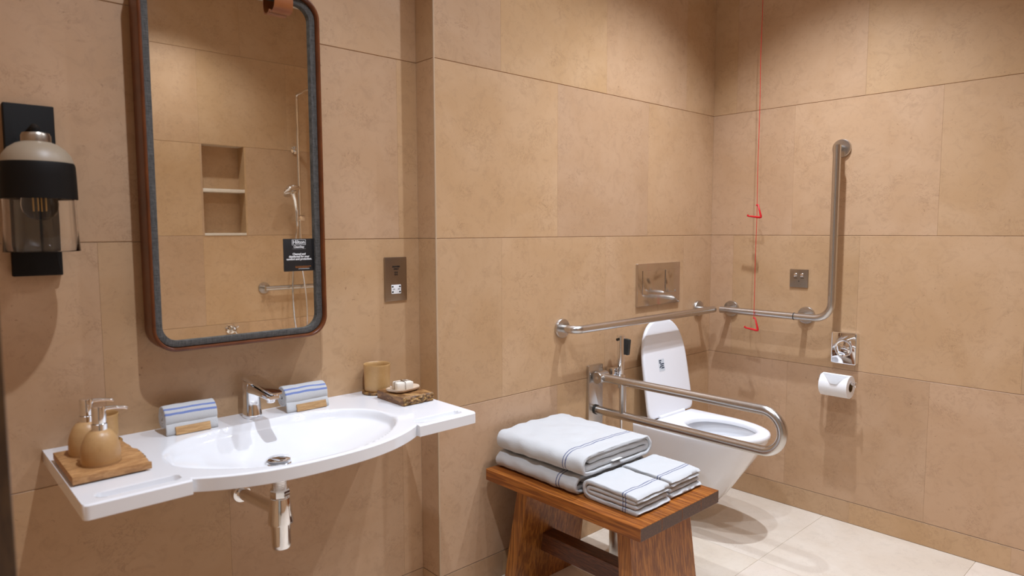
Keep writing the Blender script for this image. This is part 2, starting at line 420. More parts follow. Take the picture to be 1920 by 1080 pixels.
# ------------------------------------------------------------------ ceiling downlights
LENS = mat('lit_lamp_lens', (1, 1, 1), 0.4); LENS.node_tree.nodes['Principled BSDF'].inputs['Emission Color'].default_value = (*LCOL, 1)
LENS.node_tree.nodes['Principled BSDF'].inputs['Emission Strength'].default_value = 40
TRIMW = mat('white_lamp_trim', (0.8, 0.8, 0.8), 0.4)
names = ['above the washbasin', 'above the toilet', 'above the teak stool', 'over the middle of the floor', 'near the shower wall niche']
for (x, y, wt, sp), nm in zip(LIGHTS, names):
    t = thing('downlight', 'small round recessed ceiling downlight '+nm, 'downlight', (x, y, H-0.004), 'ceiling downlights')
    bm = nb(); lathe(bm, (x, y, H), [(0.028, -0.001), (0.030, -0.004), (0.042, -0.004), (0.044, 0.0)], 32, cap0=False, cap1=False); mesh('trim_ring', bm, TRIMW, t)
    bm = nb(); lathe(bm, (x, y, H), [(0.028, -0.0025), (0.028, -0.0012)], 32); mesh('lens', bm, LENS, t)
    ld = bpy.data.lights.new('downlight_beam', 'SPOT'); ld.energy = wt; ld.color = LCOL; ld.spot_size = math.radians(sp); ld.spot_blend = 1.0; ld.shadow_soft_size = 0.022
    lo = bpy.data.objects.new('downlight_beam', ld); link(lo, t); lo.location = (0, 0, -0.03)

# ------------------------------------------------------------------ washbasin
ZS = 0.793; SXL, SXR = -2.873, -1.877; SXC = -2.375
def yfront(x):
    dx = abs(x-SXC)
    if dx < 0.295: return -0.347-0.083*(1-(dx/0.295)**2.5)
    e = max(0.0, 0.498-dx); r = 0.012
    return -0.362+(r-math.sqrt(max(0, r*r-(r-e)**2)) if e < r else 0)
def bowl_s(x, y):
    yc = -0.205; u = abs(x-SXC)/0.300
    v = (y-yc)/0.196 if y > yc else (yc-y)/(yc-(-0.430+0.083*min(1, abs(x-SXC)/0.295)**2.5)-0.016)
    return (u**2.5+abs(v)**2.5)**(1/2.5)
def smst(t): t = max(0.0, min(1.0, t)); return t*t*(3-2*t)
def ztop(x, y):
    s = bowl_s(x, y); z = ZS
    if s < 1: z -= 0.016*smst((1-s)/0.07)+0.062*(1-s**1.9)
    dx = abs(x-SXC)
    if 0.3 < dx < 0.47:
        # long recessed grip slot in each side shelf
        ex = max(0, 0.322-dx, dx-0.452); ey = abs(y+0.318)
        dd = math.hypot(ex, ey)
        z -= 0.025*smst((0.0155-dd)/0.004)
    return z
def zbot(x, y): return min(zbot0(x, y), ztop(x, y)-0.012) if bowl_s(x, y) < 1 else zbot0(x, y)
def zbot0(x, y):
    s = bowl_s(x, min(0.1, y-0.03))/0.80
    return ZS-0.031-(0.072*math.sqrt(max(0, 1-s*s)) if s < 1 else 0)
xs = sorted(set([SXL+(SXR-SXL)*i/250 for i in range(251)]+[SXC-0.2949, SXC-0.2951, SXC+0.2949, SXC+0.2951]+[SXL+k for k in (0.001,0.002,0.006,0.009)]+[SXR-k for k in (0.001,0.002,0.006,0.009)]))
NY = 110; bm = nb(); yb = D-0.0005; G = []; K = []; er = 0.004
for x in xs:
    yf = yfront(x); row = []; rb = []
    for j in range(NY+1):
        f = j/NY; y = yb+(yf-yb)*f
        ym = y
        row.append(bm.verts.new((x, ym, ztop(x, ym)-(0.0025 if j == NY else 0.0))))
        rb.append(bm.verts.new((x, y, zbot(x, y))))
    G.append(row); K.append(rb)
for i in range(len(xs)-1):
    for j in range(NY):
        bm.faces.new((G[i][j], G[i+1][j], G[i+1][j+1], G[i][j+1])); bm.faces.new((K[i][j], K[i][j+1], K[i+1][j+1], K[i+1][j]))
    bm.faces.new((G[i][NY], G[i+1][NY], K[i+1][NY], K[i][NY])); bm.faces.new((G[i][0], K[i][0], K[i+1][0], G[i+1][0]))
for i in (0, len(xs)-1):
    for j in range(NY): bm.faces.new((G[i][j], G[i][j+1], K[i][j+1], K[i][j]) )
t = thing('washbasin', 'wide white ceramic washbasin with side shelves mounted on stone wall', 'washbasin', (SXC, D, 0.70))
mesh('basin', bm, CERAMIC, t, 40)
DX, DYv, DZ = -2.398, -0.172, 0.7175
bm = nb(); lathe(bm, (DX, DYv, DZ), [(0.018, -0.012), (0.031, -0.002), (0.033, 0.001), (0.031, 0.003), (0.026, 0.002), (0.022, -0.002)], 36); o_ = mesh('drain_ring', bm, CHROME, t)
bm = nb(); lathe(bm, (DX, DYv, DZ), [(0.008, -0.005), (0.008, 0.008), (0.029, 0.009), (0.0305, 0.0115), (0.026, 0.0145), (0.012, 0.0165), (0.0, 0.017)], 36); mesh('drain_plug', bm, CHROME, t)
# bottle trap
t = thing('bottle_trap', 'chrome bottle trap hanging under the washbasin', 'trap', (DX, DYv, 0.49))
bm = nb(); pr = [(0.019, 0.6895)]
for k in range(14): pr += [(0.0205, 0.688-k*0.004), (0.0195, 0.686-k*0.004)]
pr += [(0.0205, 0.632)]
lathe(bm, (DX, DYv, 0), pr[::-1], 30); mesh('threaded_tailpiece', bm, CHROME, t)
bm = nb(); lathe(bm, (DX, DYv, 0), [(0.0255, 0.628), (0.0265, 0.631), (0.0265, 0.645), (0.024, 0.648), (0.021, 0.648)], 8); mesh('lock_nut', bm, CHROME, t, 20)
bm = nb(); lathe(bm, (DX, DYv, 0), [(0.026, 0.556), (0.0335, 0.556), (0.034, 0.560), (0.0270, 0.612), (0.0255, 0.624), (0.020, 0.628)], 36); mesh('trap_body', bm, CHROME, t)
bm = nb(); lathe(bm, (DX, DYv, 0), [(0.0, 0.487), (0.018, 0.487), (0.023, 0.4885), (0.0250, 0.493), (0.0255, 0.500), (0.0260, 0.5565)], 36); mesh('trap_cup', bm, CHROME, t)
bm = nb(); tube(bm, [(DX, DYv+0.02, 0.584), (DX, D-0.002, 0.556)], 0.0165, 24); mesh('waste_pipe', bm, CHROME, t)
bm = nb(); lathe(bm, (DX, DYv+0.022, 0.584), [(0.021, 0), (0.021, 0.014), (0.018, 0.017)], 24, 'Y'); mesh('pipe_nut', bm, CHROME, t)
bm = nb(); lathe(bm, (DX, D, 0.556), [(0.028, 0), (0.028, -0.004), (0.025, -0.009), (0.017, -0.011)], 32, 'Y'); mesh('wall_flange', bm, CHROME, t)

# ------------------------------------------------------------------ basin tap
FX, FY = -2.377, 0.048
t = thing('basin_tap', 'chrome single lever mixer tap on the washbasin', 'tap', (FX, FY, ZS))
def section(cx, cy, z, hx, hy, r, n=6): return [Vector((cx+u, cy+v, z)) for u, v in rr2(-hx, hx, -hy, hy, r, n)]
bm = nb(); rings = []
for z, hx, hy, oy in ((0, .0245, .0300, 0), (.002, .0255, .0310, 0), (.010, .0240, .0295, 0), (.035, .0220, .027, .001), (.060, .0215, .0265, .002), (.083, .0215, .028, .001), (.096, .0220, .030, 0), (.1035, .0210, .0295, 0), (.1055, .018, .026, 0)):
    rings.append(section(FX, FY+oy, ZS+z, hx, hy, min(hx, hy)*0.95))
loops(bm, rings, True, True, True); mesh('body', bm, CHROME, t, 50)
def bar_loft(bm, st):
    """st: (y, zc, halfwidth, halfheight, r)"""
    loops(bm, [[Vector((FX+u, y, zc+v)) for u, v in rr2(-hw, hw, -hh, hh, r, 5)] for y, zc, hw, hh, r in st], True, True, True)
bm = nb(); bar_loft(bm, [(FY+.005, ZS+.085, .019, .016, .008), (FY-.02, ZS+.0865, .0195, .0145, .008), (FY-.06, ZS+.0865, .0195, .0110, .007), (FY-.11, ZS+.0850, .019, .0085, .006), (FY-.150, ZS+.0835, .0185, .0075, .006), (FY-.156, ZS+.0835, .014, .005, .004)]); mesh('spout', bm, CHROME, t, 50)
bm = nb(); lathe(bm, (FX, FY-.132, ZS+.0665), [(0.010, 0), (0.0115, 0.002), (0.0115, 0.011)], 24); mesh('aerator', bm, CHROME, t)
bm = nb(); bar_loft(bm, [(FY+.031, ZS+.108, .015, .002, .0015), (FY+.028, ZS+.110, .0205, .0045, .004), (FY-.005, ZS+.113, .0225, .0070, .005), (FY-.05, ZS+.1115, .0215, .0055, .004), (FY-.11, ZS+.1045, .0195, .0040, .003), (FY-.168, ZS+.0985, .0175, .0036, .003), (FY-.177, ZS+.098, .013, .0022, .002)]); mesh('lever', bm, CHROME, t, 50)

# ------------------------------------------------------------------ rolled hand towels with wooden rests
ROLLT = terry('white_terry_rolled', [(0.0335, 0.0020), (0.0430, 0.0020)], 1, True)
def ribbon(bm, path, th, axis, a0, a1, n=10, uvl=None, jit=0.0, seed=0.0, ends=True):
    """thick strip following a 2D path, extruded along an axis. axis 'X': path=(y,z); axis 'Y': path=(x,z)"""
    N = len(path); L = []; R = []
    for i, (a, b_) in enumerate(path):
        p0 = path[max(0, i-1)]; p1 = path[min(N-1, i+1)]
        dx, dz = p1[0]-p0[0], p1[1]-p0[1]; l = math.hypot(dx, dz) or 1
        nx, nz = -dz/l*th/2, dx/l*th/2
        L.append((a+nx, b_+nz)); R.append((a-nx, b_-nz))
    def cap(i, s):
        p = path[i]; q = path[i-1] if s > 0 else path[1]
        dx, dz = p[0]-q[0], p[1]-q[1]; l = math.hypot(dx, dz) or 1
        return (p[0]+dx/l*th*0.45, p[1]+dz/l*th*0.45)
    prof = L+[cap(N-1, 1)]+R[::-1]+[cap(0, -1)]
    rr = th*0.35; cx = [(a0, 0.65), (a0+rr*0.35*(1 if a1 > a0 else -1), 0.9), (a0+rr*(1 if a1 > a0 else -1), 1.0)]
    cx += [(a0+(a1-a0)*k/n, 1.0) for k in range(1, n)]
    cx += [(a1-rr*(1 if a1 > a0 else -1), 1.0), (a1-rr*0.35*(1 if a1 > a0 else -1), 0.9), (a1, 0.65)]
    rings = []
    for av, sc in cx:
        ring = []
        for k, (u, v) in enumerate(prof):
            if sc < 1:
                i = k if k < N else (N-1 if k == N else (2*N-k if k <= 2*N else 0))
                i = max(0, min(N-1, i)); c = path[i]; u = c[0]+(u-c[0])*sc; v = c[1]+(v-c[1])*sc
            p = Vector((av, u, v)) if axis == 'X' else Vector((u, av, v))
            if jit: p += jit*Vector(noise.noise_vector(p*26+Vector((seed, seed*2, 0))))+jit*0.35*Vector(noise.noise_vector(p*90+Vector((seed, 0, seed))))
            ring.append(p)
        rings.append(ring)
    R_ = loops(bm, rings, True, True, True)
    if uvl is not None:
        idx = {v: (k/len(rr_)) for rr_ in R_ for k, v in enumerate(rr_)}
        for f in bm.faces:
            for lp in f.loops:
                if lp.vert in idx: lp[uvl].uv = (0, idx[lp.vert])
def rolled_towel(x0, x1, lab, seed):
    yc, zc, r0 = 0.046, ZS+0.0415, 0.0305
    t = solo_dummy = None
    bm = nb(); uvl = bm.loops.layers.uv.new('UVMap')
    th = 0.0072; turns = 3.6; path = []; n = 110
    # outer end hangs down at the front as a short flap, then the spiral winds inwards
    path += [(yc-0.036, ZS+0.004), (yc-0.0345, ZS+0.012), (yc-0.0325, ZS+0.022)]
    for i in range(n+1):
        f = i/n; a = PI+0.45-f*turns*2*PI; r = r0-f*turns*th*0.98
        path.append((yc+r*math.cos(a), zc+r*math.sin(a)))
    path = path[::-1]
    ribbon(bm, path, th, 'X', x0, x1, 12, uvl, 0.0016, seed)
    o = solo('rolled_hand_towel', bm, ROLLT, lab, 'towel', ((x0+x1)/2, yc, ZS), 'rolled hand towels beside the tap', 60)
    return o
def towel_rest(x0, x1, lab):
    t = thing('towel_rest', lab, 'holder', ((x0+x1)/2, 0.03, ZS), 'wooden towel rests')
    R = Matrix.Rotation(math.radians(-18), 3, 'X')
    mesh('front_lip', bbox((x0, 0.000, ZS+0.0005), (x1, 0.0045, ZS+0.022), 0.0006, 1, R, Vector((0, 0.004, ZS+0.001))), OAK, t)
    mesh('base', bbox((x0, 0.0045, ZS+0.0003), (x1, 0.060, ZS+0.0035), 0.0005, 1), OAK, t)
rolled_towel(-2.617, -2.487, 'white rolled hand towel with blue stripes left of the tap', 3.1)
towel_rest(-2.596, -2.508, 'small pale wooden rest under the left rolled towel')
rolled_towel(-2.290, -2.158, 'white rolled hand towel with blue stripes right of the tap', 8.3)
towel_rest(-2.262, -2.168, 'small pale wooden rest under the right rolled towel')

# ------------------------------------------------------------------ soap dispensers on a tray
def filled(outer, holes, z0, z1, bev=0.0012):
    """board with through holes, from a filled 2D curve"""
    cu = bpy.data.curves.new('board', 'CURVE'); cu.dimensions = '2D'; cu.fill_mode = 'BOTH'
    cu.extrude = (z1-z0)/2-bev; cu.bevel_depth = bev; cu.bevel_resolution = 1
    for pts in [outer]+holes:
        sp = cu.splines.new('POLY'); sp.points.add(len(pts)-1); sp.use_cyclic_u = True
        for p, q in zip(sp.points, pts): p.co = (q[0], q[1], 0, 1)
    ob = bpy.data.objects.new('board', cu); COL.objects.link(ob)
    dg = bpy.context.evaluated_depsgraph_get(); me = bpy.data.meshes.new_from_object(ob.evaluated_get(dg))
    bm = nb(); bm.from_mesh(me); bmesh.ops.translate(bm, verts=bm.verts, vec=(0, 0, (z0+z1)/2))
    bmesh.ops.remove_doubles(bm, verts=bm.verts, dist=1e-5)
    bpy.data.objects.remove(ob); bpy.data.curves.remove(cu); bpy.data.meshes.remove(me); return bm
def circ(cx, cy, r, n=36): return [(cx+r*math.cos(2*PI*k/n), cy+r*math.sin(2*PI*k/n)) for k in range(n)]
DISP = [(-2.800, -0.163), (-2.806, -0.066)]
TX0, TX1, TY0, TY1 = -2.866, -2.714, -0.232, -0.012
edge = []
for k in range(30):
    f = k/29; edge.append((TX1+0.006*math.sin(f*5)-0.008+0.007*noise.noise(Vector((f*9, 3.3, 0)))+0.003*noise.noise(Vector((f*31, 1.3, 0))), TY0+0.006+f*(TY1-TY0-0.006)))
outer = [(TX0, TY0), (TX1-0.004, TY0)]+edge+[(TX0, TY1)]
t = thing('dispenser_tray', 'honey wood tray with a rough bark edge under the soap dispensers', 'tray', ((TX0+TX1)/2, (TY0+TY1)/2, ZS))
mesh('board', filled(outer, [circ(x, y, 0.0405) for x, y in DISP], ZS+0.0035, ZS+0.020), TRAYW, t)
bm = nb(); box(bm, (TX0+0.002, TY0+0.002, ZS+0.0002), (TX1-0.014, TY1-0.002, ZS+0.0036)); mesh('tray_bottom', bm, JAMBW, t, label='dark underside of the tray')
bm = nb(); pts = [(x-0.001, y, ZS+0.0115+0.003*noise.noise(Vector((x*90, y*60, 0)))) for x, y in edge[1:-1]]
tube(bm, pts, 0.006, 8, True, [0.0055+0.0028*noise.noise(Vector((k*0.8, 0.2, 0))) for k in range(len(pts))]); mesh('bark_edge', bm, BARK, t)
def dispenser(x, y, lab, ang):
    z = ZS+0.004
    t = thing('soap_dispenser', lab, 'dispenser', (x, y, z), 'soap dispensers on the tray')
    bm = nb(); lathe(bm, (x, y, z), [(0.0, 0), (0.034, 0), (0.0365, 0.002), (0.0385, 0.012), (0.0395, 0.028), (0.0392, 0.042), (0.0375, 0.056), (0.034, 0.068), (0.029, 0.0785), (0.023, 0.0865), (0.017, 0.0905), (0.014, 0.0915)], 48)
    mesh('body', bm, CLAY, t, 60)
    bm = nb(); lathe(bm, (x, y, z), [(0.0348, 0.0006), (0.0372, 0.0022), (0.0392, 0.012), (0.0399, 0.020), (0.0398, 0.0205), (0.0385, 0.020)], 48, cap0=False, cap1=False); mesh('foot_glaze', bm, CLAYDK, t, 60, label='darker unglazed foot')
    bm = nb(); lathe(bm, (x, y, z), [(0.014, 0.088), (0.0155, 0.089), (0.0158, 0.104), (0.0150, 0.105)], 32); mesh('collar', bm, CHROME, t)
    bm = nb(); lathe(bm, (x, y, z), [(0.0105, 0.104), (0.0138, 0.1055), (0.0142, 0.107), (0.0142, 0.1415), (0.0130, 0.1435), (0.0, 0.1438)], 32); mesh('pump_head', bm, CHROME, t)
    d = Vector((math.cos(ang), math.sin(ang), 0)); p = Vector((x, y, z+0.1365))
    bm = nb(); tube(bm, [p+d*0.010, p+d*0.030-Vector((0,0,0.0005)), p+d*0.050-Vector((0,0,0.004)), p+d*0.056-Vector((0,0,0.007))], 0.004, 14, True, [0.0052, 0.0046, 0.0038, 0.0034]); mesh('nozzle', bm, CHROME, t)
dispenser(*DISP[0], 'stoneware soap dispenser with chrome pump at the front of the tray', -0.05)
dispenser(*DISP[1], 'stoneware soap dispenser with chrome pump at the back of the tray', -0.02)
def tumbler(x, y, lab, lab2, r=0.0435, h=0.088):
    bm = nb(); n = 40; cz = 0.009; pts = []
    ring = [[], []]
    rings = []
    for rs, zz in ((0.93, ZS+0.0003), (1.0, ZS+0.002), (1.01, ZS+cz-0.002), (0.97, ZS+cz)):
        rings.append([Vector((x+(r+0.006)*rs*(1+0.02*noise.noise(Vector((math.cos(a)*2, math.sin(a)*2, x))))*math.cos(a), y+(r+0.005)*rs*math.sin(a), zz)) for a in [2*PI*k/n for k in range(n)]])
    loops(bm, rings, True, True, True); solo('wooden_coaster', bm, BARK, lab2, 'coaster', (x, y, ZS), 'coasters under the tumblers')
    z = ZS+cz+0.0002
    bm = nb(); lathe(bm, (x, y, z), [(0.0, 0), (r*0.90, 0), (r*0.95, 0.003), (r*0.955, 0.02), (r*0.965, 0.05), (r*0.99, h-0.006), (r*1.01, h-0.0015), (r*0.995, h), (r*0.965, h-0.001), (r*0.92, h-0.01), (r*0.90, 0.02), (r*0.86, 0.007), (0.0, 0.006)], 48)
    solo('ceramic_tumbler', bm, CLAYY, lab, 'tumbler', (x, y, z), 'ceramic tumblers', 60)
tumbler(-2.757, 0.050, 'ochre stoneware tumbler behind the soap dispensers', 'round wooden coaster behind the soap dispensers', 0.040, 0.070)
tumbler(-1.960, 0.052, 'ochre stoneware tumbler beside the soap board', 'round bark coaster beside the soap board')
# ------------------------------------------------------------------ soap board, dish and wrapped soap
BX0, BX1, BY0, BY1, BZ = -2.000, -1.887, -0.166, -0.012, 0.0265
t = thing('soap_board', 'thick olive wood board with bark front on the right shelf', 'board', ((BX0+BX1)/2, (BY0+BY1)/2, ZS))
mesh('board', bbox((BX0, BY0+0.006, ZS+0.0003), (BX1, BY1, ZS+BZ), 0.0012, 1), OLIVE, t)
bm = nb(); nx, nz = 44, 12; R = []
for j in range(nz+1):
    fz = j/nz; row = []
    for i in range(nx+1):
        fx = i/nx; x = BX0+0.0005+(BX1-BX0-0.001)*fx; z = ZS+0.0004+(BZ-0.001)*fz
        e = 0 if i in (0, nx) or j in (0, nz) else 1
        dy = -0.003-0.005*math.sin(PI*fz)*0.6-(0.0045*noise.noise(Vector((x*70, z*160, 0)))+0.003*noise.noise(Vector((x*190, z*300, 5))))
        row.append(Vector((x, BY0+0.0065+dy*e+(0.004*(1-fz) if False else 0), z)))
    R.append(row)
loops(bm, R, False); mesh('bark_front', bm, BARK, t, 0, label='rough bark edge')
cx, cy, zt = -1.949, -0.083, ZS+BZ
bm = nb(); rings = []
for rs, zz in ((0.55, 0.0006), (0.72, 0.0012), (0.9, 0.0045), (1.0, 0.0100), (0.985, 0.0125), (0.94, 0.0122), (0.82, 0.0068), (0.62, 0.0040), (0.30, 0.0036)):
    ring = []
    for k in range(48):
        a = 2*PI*k/48; ex = 0.055*math.copysign(abs(math.cos(a))**0.62, math.cos(a)); ey = 0.036*math.copysign(abs(math.sin(a))**0.62, math.sin(a))
        lift = 0.003*abs(math.cos(a))**6*rs**4
        ring.append(Vector((cx+rs*(ex*0.92-ey*0.28), cy+rs*(ey*0.92+ex*0.12), zt+zz+lift)))
    rings.append(ring)
loops(bm, rings, True, True, True); solo('soap_dish', bm, DISHCL, 'shallow cream stoneware dish on the soap board', 'dish', (cx, cy, zt), None, 60)
t = thing('wrapped_soap', 'white wrapped soap bar tied with twine on the cream dish', 'soap', (cx, cy, zt+0.004))
Rz = Matrix.Rotation(math.radians(-12), 3, 'Z'); zb = zt+0.0046
bm = nb(); box(bm, (cx-0.028, cy-0.022, zb), (cx+0.028, cy+0.022, zb+0.027), 0.005, 2)
bmesh.ops.subdivide_edges(bm, edges=bm.edges, cuts=2, use_grid_fill=True)
for v in bm.verts: v.co += 0.0012*Vector(noise.noise_vector(v.co*90))
for v in bm.verts: v.co.z = max(v.co.z, zb)
bmesh.ops.rotate(bm, verts=bm.verts, cent=(cx, cy, zb), matrix=Rz); mesh('wrapping', bm, SOAPW, t, 25)
bm = nb(); hx, hy, hz = 0.0292, 0.0232, 0.0282
tube(bm, [Vector((cx, cy, zb))+Rz@Vector((u, 0, v)) for u, v in rr2(-hx, hx, 0.0006, hz, 0.004, 3)]+[Vector((cx, cy, zb))+Rz@Vector((hx, 0, hz-0.004))], 0.0008, 6)
tube(bm, [Vector((cx, cy, zb))+Rz@Vector((0, u, v)) for u, v in rr2(-hy, hy, 0.0006, hz, 0.004, 3)]+[Vector((cx, cy, zb))+Rz@Vector((0, hy, hz-0.004))], 0.0008, 6)
mesh('twine', bm, TWINE, t)
bm = nb(); p = Vector((cx, cy, zb+hz))
for sx in (-1, 1):
    tube(bm, [p, p+Vector((sx*0.005, 0.002, 0.004)), p+Vector((sx*0.010, -0.001, 0.004)), p+Vector((sx*0.006, -0.003, 0.0015)), p], 0.0008, 6)
    tube(bm, [p, p+Vector((sx*0.003, -0.006, 0.002)), p+Vector((sx*0.006, -0.012, 0.001))], 0.0008, 6)
lathe(bm, p-Vector((0,0,0.001)), [(0.0015, 0), (0.0022, 0.0015), (0.0012, 0.003)], 8); mesh('bow', bm, TWINE, t)

# ------------------------------------------------------------------ mirror
MX0, MX1, MZ0, MZ1, MR = -2.636, -2.149, 1.010, 2.003, 0.062
def rring(bm, prof, n=10):
    """sweep a closed (inset, y) profile round the mirror outline"""
    rings = [[Vector((u, y, v)) for u, v in rr2(MX0+i, MX1-i, MZ0+i, MZ1-i, MR-i*0.75, n)] for i, y in prof]
    loops(bm, rings, True, cyc=True)
t = thing('mirror', 'tall wall mirror with rounded chestnut leather frame above the washbasin', 'mirror', ((MX0+MX1)/2, D, MZ0))
bm = nb(); rring(bm, [(0.0, D-0.012), (0.0, 0.0245), (0.0010, 0.0205), (0.0040, 0.018), (0.0070, 0.0185), (0.0090, 0.022), (0.0090, D-0.012)]); mesh('leather_frame', bm, LEATHER, t, 50)
bm = nb(); rring(bm, [(0.0095, D-0.016), (0.0095, 0.0345), (0.0110, 0.0320), (0.0250, 0.0310), (0.0270, 0.0325), (0.0272, 0.052), (0.0272, D-0.016)]); mesh('linen_border', bm, LINEN, t, 50)
bm = nb(); i = 0.0268
loops(bm, [[Vector((u, y, v)) for u, v in rr2(MX0+i, MX1-i, MZ0+i, MZ1-i, MR-i*0.75, 10)] for y in (0.048, 0.042)], True, True, True); mesh('mirror_glass', bm, MIRROR, t, 30)
bm = nb(); i = 0.012
loops(bm, [[Vector((u, y, v)) for u, v in rr2(MX0+i, MX1-i, MZ0+i, MZ1-i, MR-i*0.75, 10)] for y in (D-0.0005, D-0.010)], True, True, True); mesh('back_panel', bm, BLACKM, t, 30)
# leather loop wrapped over the top rail
bm = nb(); x0, x1 = -2.292, -2.238; path = []
cyz = (0.020, MZ1-0.028)
for k in range(40):
    a = 2*PI*k/40; path.append((0.026+0.024*math.copysign(abs(math.cos(a))**0.8, math.cos(a)), MZ1-0.030+0.034*math.copysign(abs(math.sin(a))**0.8, math.sin(a))))
rings = []
for xx, th in ((x0, 0.0), (x1, 0.0)): pass
outer = path; inner = [(0.026+(a-0.026)*0.86, MZ1-0.030+(b_-MZ1+0.030)*0.90) for a, b_ in path]
prf = [(x0, outer), (x1, outer), (x1, inner), (x0, inner)]
loops(bm, [[Vector((xx, a, b_)) for a, b_ in pp] for xx, pp in prf], True, cyc=True); mesh('leather_loop', bm, TAN, t, 40, label='tan leather loop over the top rail')
def text(body, size, c, face, m, parent, name='lettering', align='CENTER', ext=0.00025, bold=0.0, sx=1.0, label=None):
    """flat lettering; face 'Y' looks towards -y, 'X' looks towards -x"""
    cu = bpy.data.curves.new('lettering', 'FONT'); cu.body = body; cu.size = size; cu.align_x = align; cu.align_y = 'CENTER'; cu.extrude = ext; cu.offset = bold; cu.resolution_u = 3
    ob = bpy.data.objects.new('lettering', cu); COL.objects.link(ob)
    dg = bpy.context.evaluated_depsgraph_get(); me = bpy.data.meshes.new_from_object(ob.evaluated_get(dg))
    bm = nb(); bm.from_mesh(me); bpy.data.objects.remove(ob); bpy.data.curves.remove(cu); bpy.data.meshes.remove(me)
    for v in bm.verts:
        x, y, z = v.co; x *= sx
        v.co = Vector((c[0]+x, c[1]-z, c[2]+y)) if face == 'Y' else Vector((c[0]-z, c[1]-x, c[2]+y))
    return mesh(name, bm, m, parent, 0, label=label)
WHITEINK = mat('white_ink', (0.85, 0.85, 0.85), 0.6); ORANGEINK = mat('orange_ink', (0.70, 0.22, 0.03), 0.6); BLACKCARD = mat('black_card', (0.012, 0.012, 0.013), 0.45); GREYINK = mat('grey_ink', (0.45, 0.45, 0.45), 0.6)
KX0, KX1, KZ0, KZ1 = -2.272, -2.176, 1.207, 1.303; KY = 0.0415
t = thing('notice_card', 'small black notice card stuck on the mirror glass', 'sign', ((KX0+KX1)/2, KY, KZ0))
bm = nb(); plate(bm, KX0, KX1, KZ0, KZ1, 0.001, KY+0.0003, KY-0.0005, 'Y', 0.0001); mesh('card', bm, BLACKCARD, t)
kc = (KX0+KX1)/2; yk = KY-0.0006
text('Hilton', 0.0150, (kc, yk, 1.2925), 'Y', WHITEINK, t, bold=0.0002)
bm = nb(); fx0, fx1, fz0, fz1 = kc-0.0215, kc+0.0215, 1.2845, 1.3005
for lo, hi in (((fx0, fz0), (fx1, fz0+.0008)), ((fx0, fz1-.0008), (fx1, fz1)), ((fx0, fz0), (fx0+.0008, fz1)), ((fx1-.0008, fz0), (fx1, fz1))): box(bm, (lo[0], yk-0.0002, lo[1]), (hi[0], yk+0.0002, hi[1]))
mesh('logo_frame', bm, WHITEINK, t)
text('CleanStay', 0.0092, (kc, yk, 1.2788), 'Y', WHITEINK, t, bold=0.0002, sx=0.9)
mesh('rule', bbox((kc-0.021, yk-0.0002, 1.2728), (kc+0.021, yk+0.0002, 1.2733)), GREYINK, t)
for k, s_ in enumerate(('Cleaned and', 'disinfected for your', 'comfort and protection.')): text(s_, 0.0085, (kc, yk, 1.2575-k*0.0074), 'Y', WHITEINK, t, bold=0.0003, sx=0.95)
bm = nb(); box(bm, (kc-0.013, yk-0.0002, 1.2205), (kc+0.037, yk+0.0002, 1.2212)); box(bm, (kc-0.013, yk-0.0002, 1.2170), (kc+0.030, yk+0.0002, 1.2177)); mesh('footer_line', bm, ORANGEINK, t)
mesh('footer_line', bbox((kc-0.003, yk-0.0002, 1.2135), (kc+0.031, yk+0.0002, 1.2143)), WHITEINK, t)

# ------------------------------------------------------------------ wall lamp
LX, LY = -2.862, -0.005
t = thing('wall_lamp', 'black wall lamp with glass bell shade and filament bulb left of mirror', 'lamp', (LX, D, 1.22))
bm = nb(); plate(bm, -2.910, -2.811, 1.221, 1.622, 0.002, D-0.0005, D-0.022, 'Y', 0.002); mesh('wall_plate', bm, BLACKM, t)
bm = nb(); tube(bm, [(LX, D-0.02, 1.556), (LX, 0.03, 1.558), (LX, LY+0.012, 1.560), (LX, LY, 1.553), (LX, LY, 1.528)], 0.009, 16); mesh('arm', bm, BLACKM, t)
bm = nb(); lathe(bm, (LX, LY, 0), [(0.012, 1.548), (0.026, 1.546), (0.029, 1.540), (0.029, 1.522), (0.024, 1.518)], 32); mesh('cap', bm, NICKEL, t)
bm = nb(); prof = [(0.024, 1.528), (0.040, 1.522), (0.055, 1.511), (0.065, 1.497), (0.070, 1.482), (0.0705, 1.478)]
lathe(bm, (LX, LY, 0), prof+[(r-0.003, z) for r, z in prof[::-1]], 48, cap0=False, cap1=False); mesh('shade_dome', bm, mat('cream_enamel', (0.31, 0.24, 0.165), 0.45), t, 60)
prof = [(0.0705, 1.480), (0.0725, 1.474), (0.0735, 1.45), (0.0745, 1.399)]
bm = nb(); lathe(bm, (LX, LY, 0), prof+[(r-0.004, z) for r, z in prof[::-1]], 48, cap0=False, cap1=False); mesh('leather_band', bm, BLACKM, t, 60)
prof = [(0.0700, 1.405), (0.0705, 1.37), (0.0715, 1.33), (0.0740, 1.283)]
bm = nb(); lathe(bm, (LX, LY, 0), prof+[(0.0748, 1.281)]+[(r-0.0022, z) for r, z in prof[::-1]]+[prof[0]], 48, cap0=False, cap1=False); mesh('glass_skirt', bm, GLASS, t, 60)
bm = nb(); lathe(bm, (LX, LY, 0), [(0.014, 1.525), (0.016, 1.52), (0.016, 1.462), (0.012, 1.458)], 24); mesh('lamp_holder', bm, BLACKM, t)
prof = [(0.013, 1.458), (0.015, 1.445), (0.027, 1.425), (0.034, 1.405), (0.0365, 1.388), (0.034, 1.372), (0.026, 1.359), (0.012, 1.352), (0.0, 1.351)]
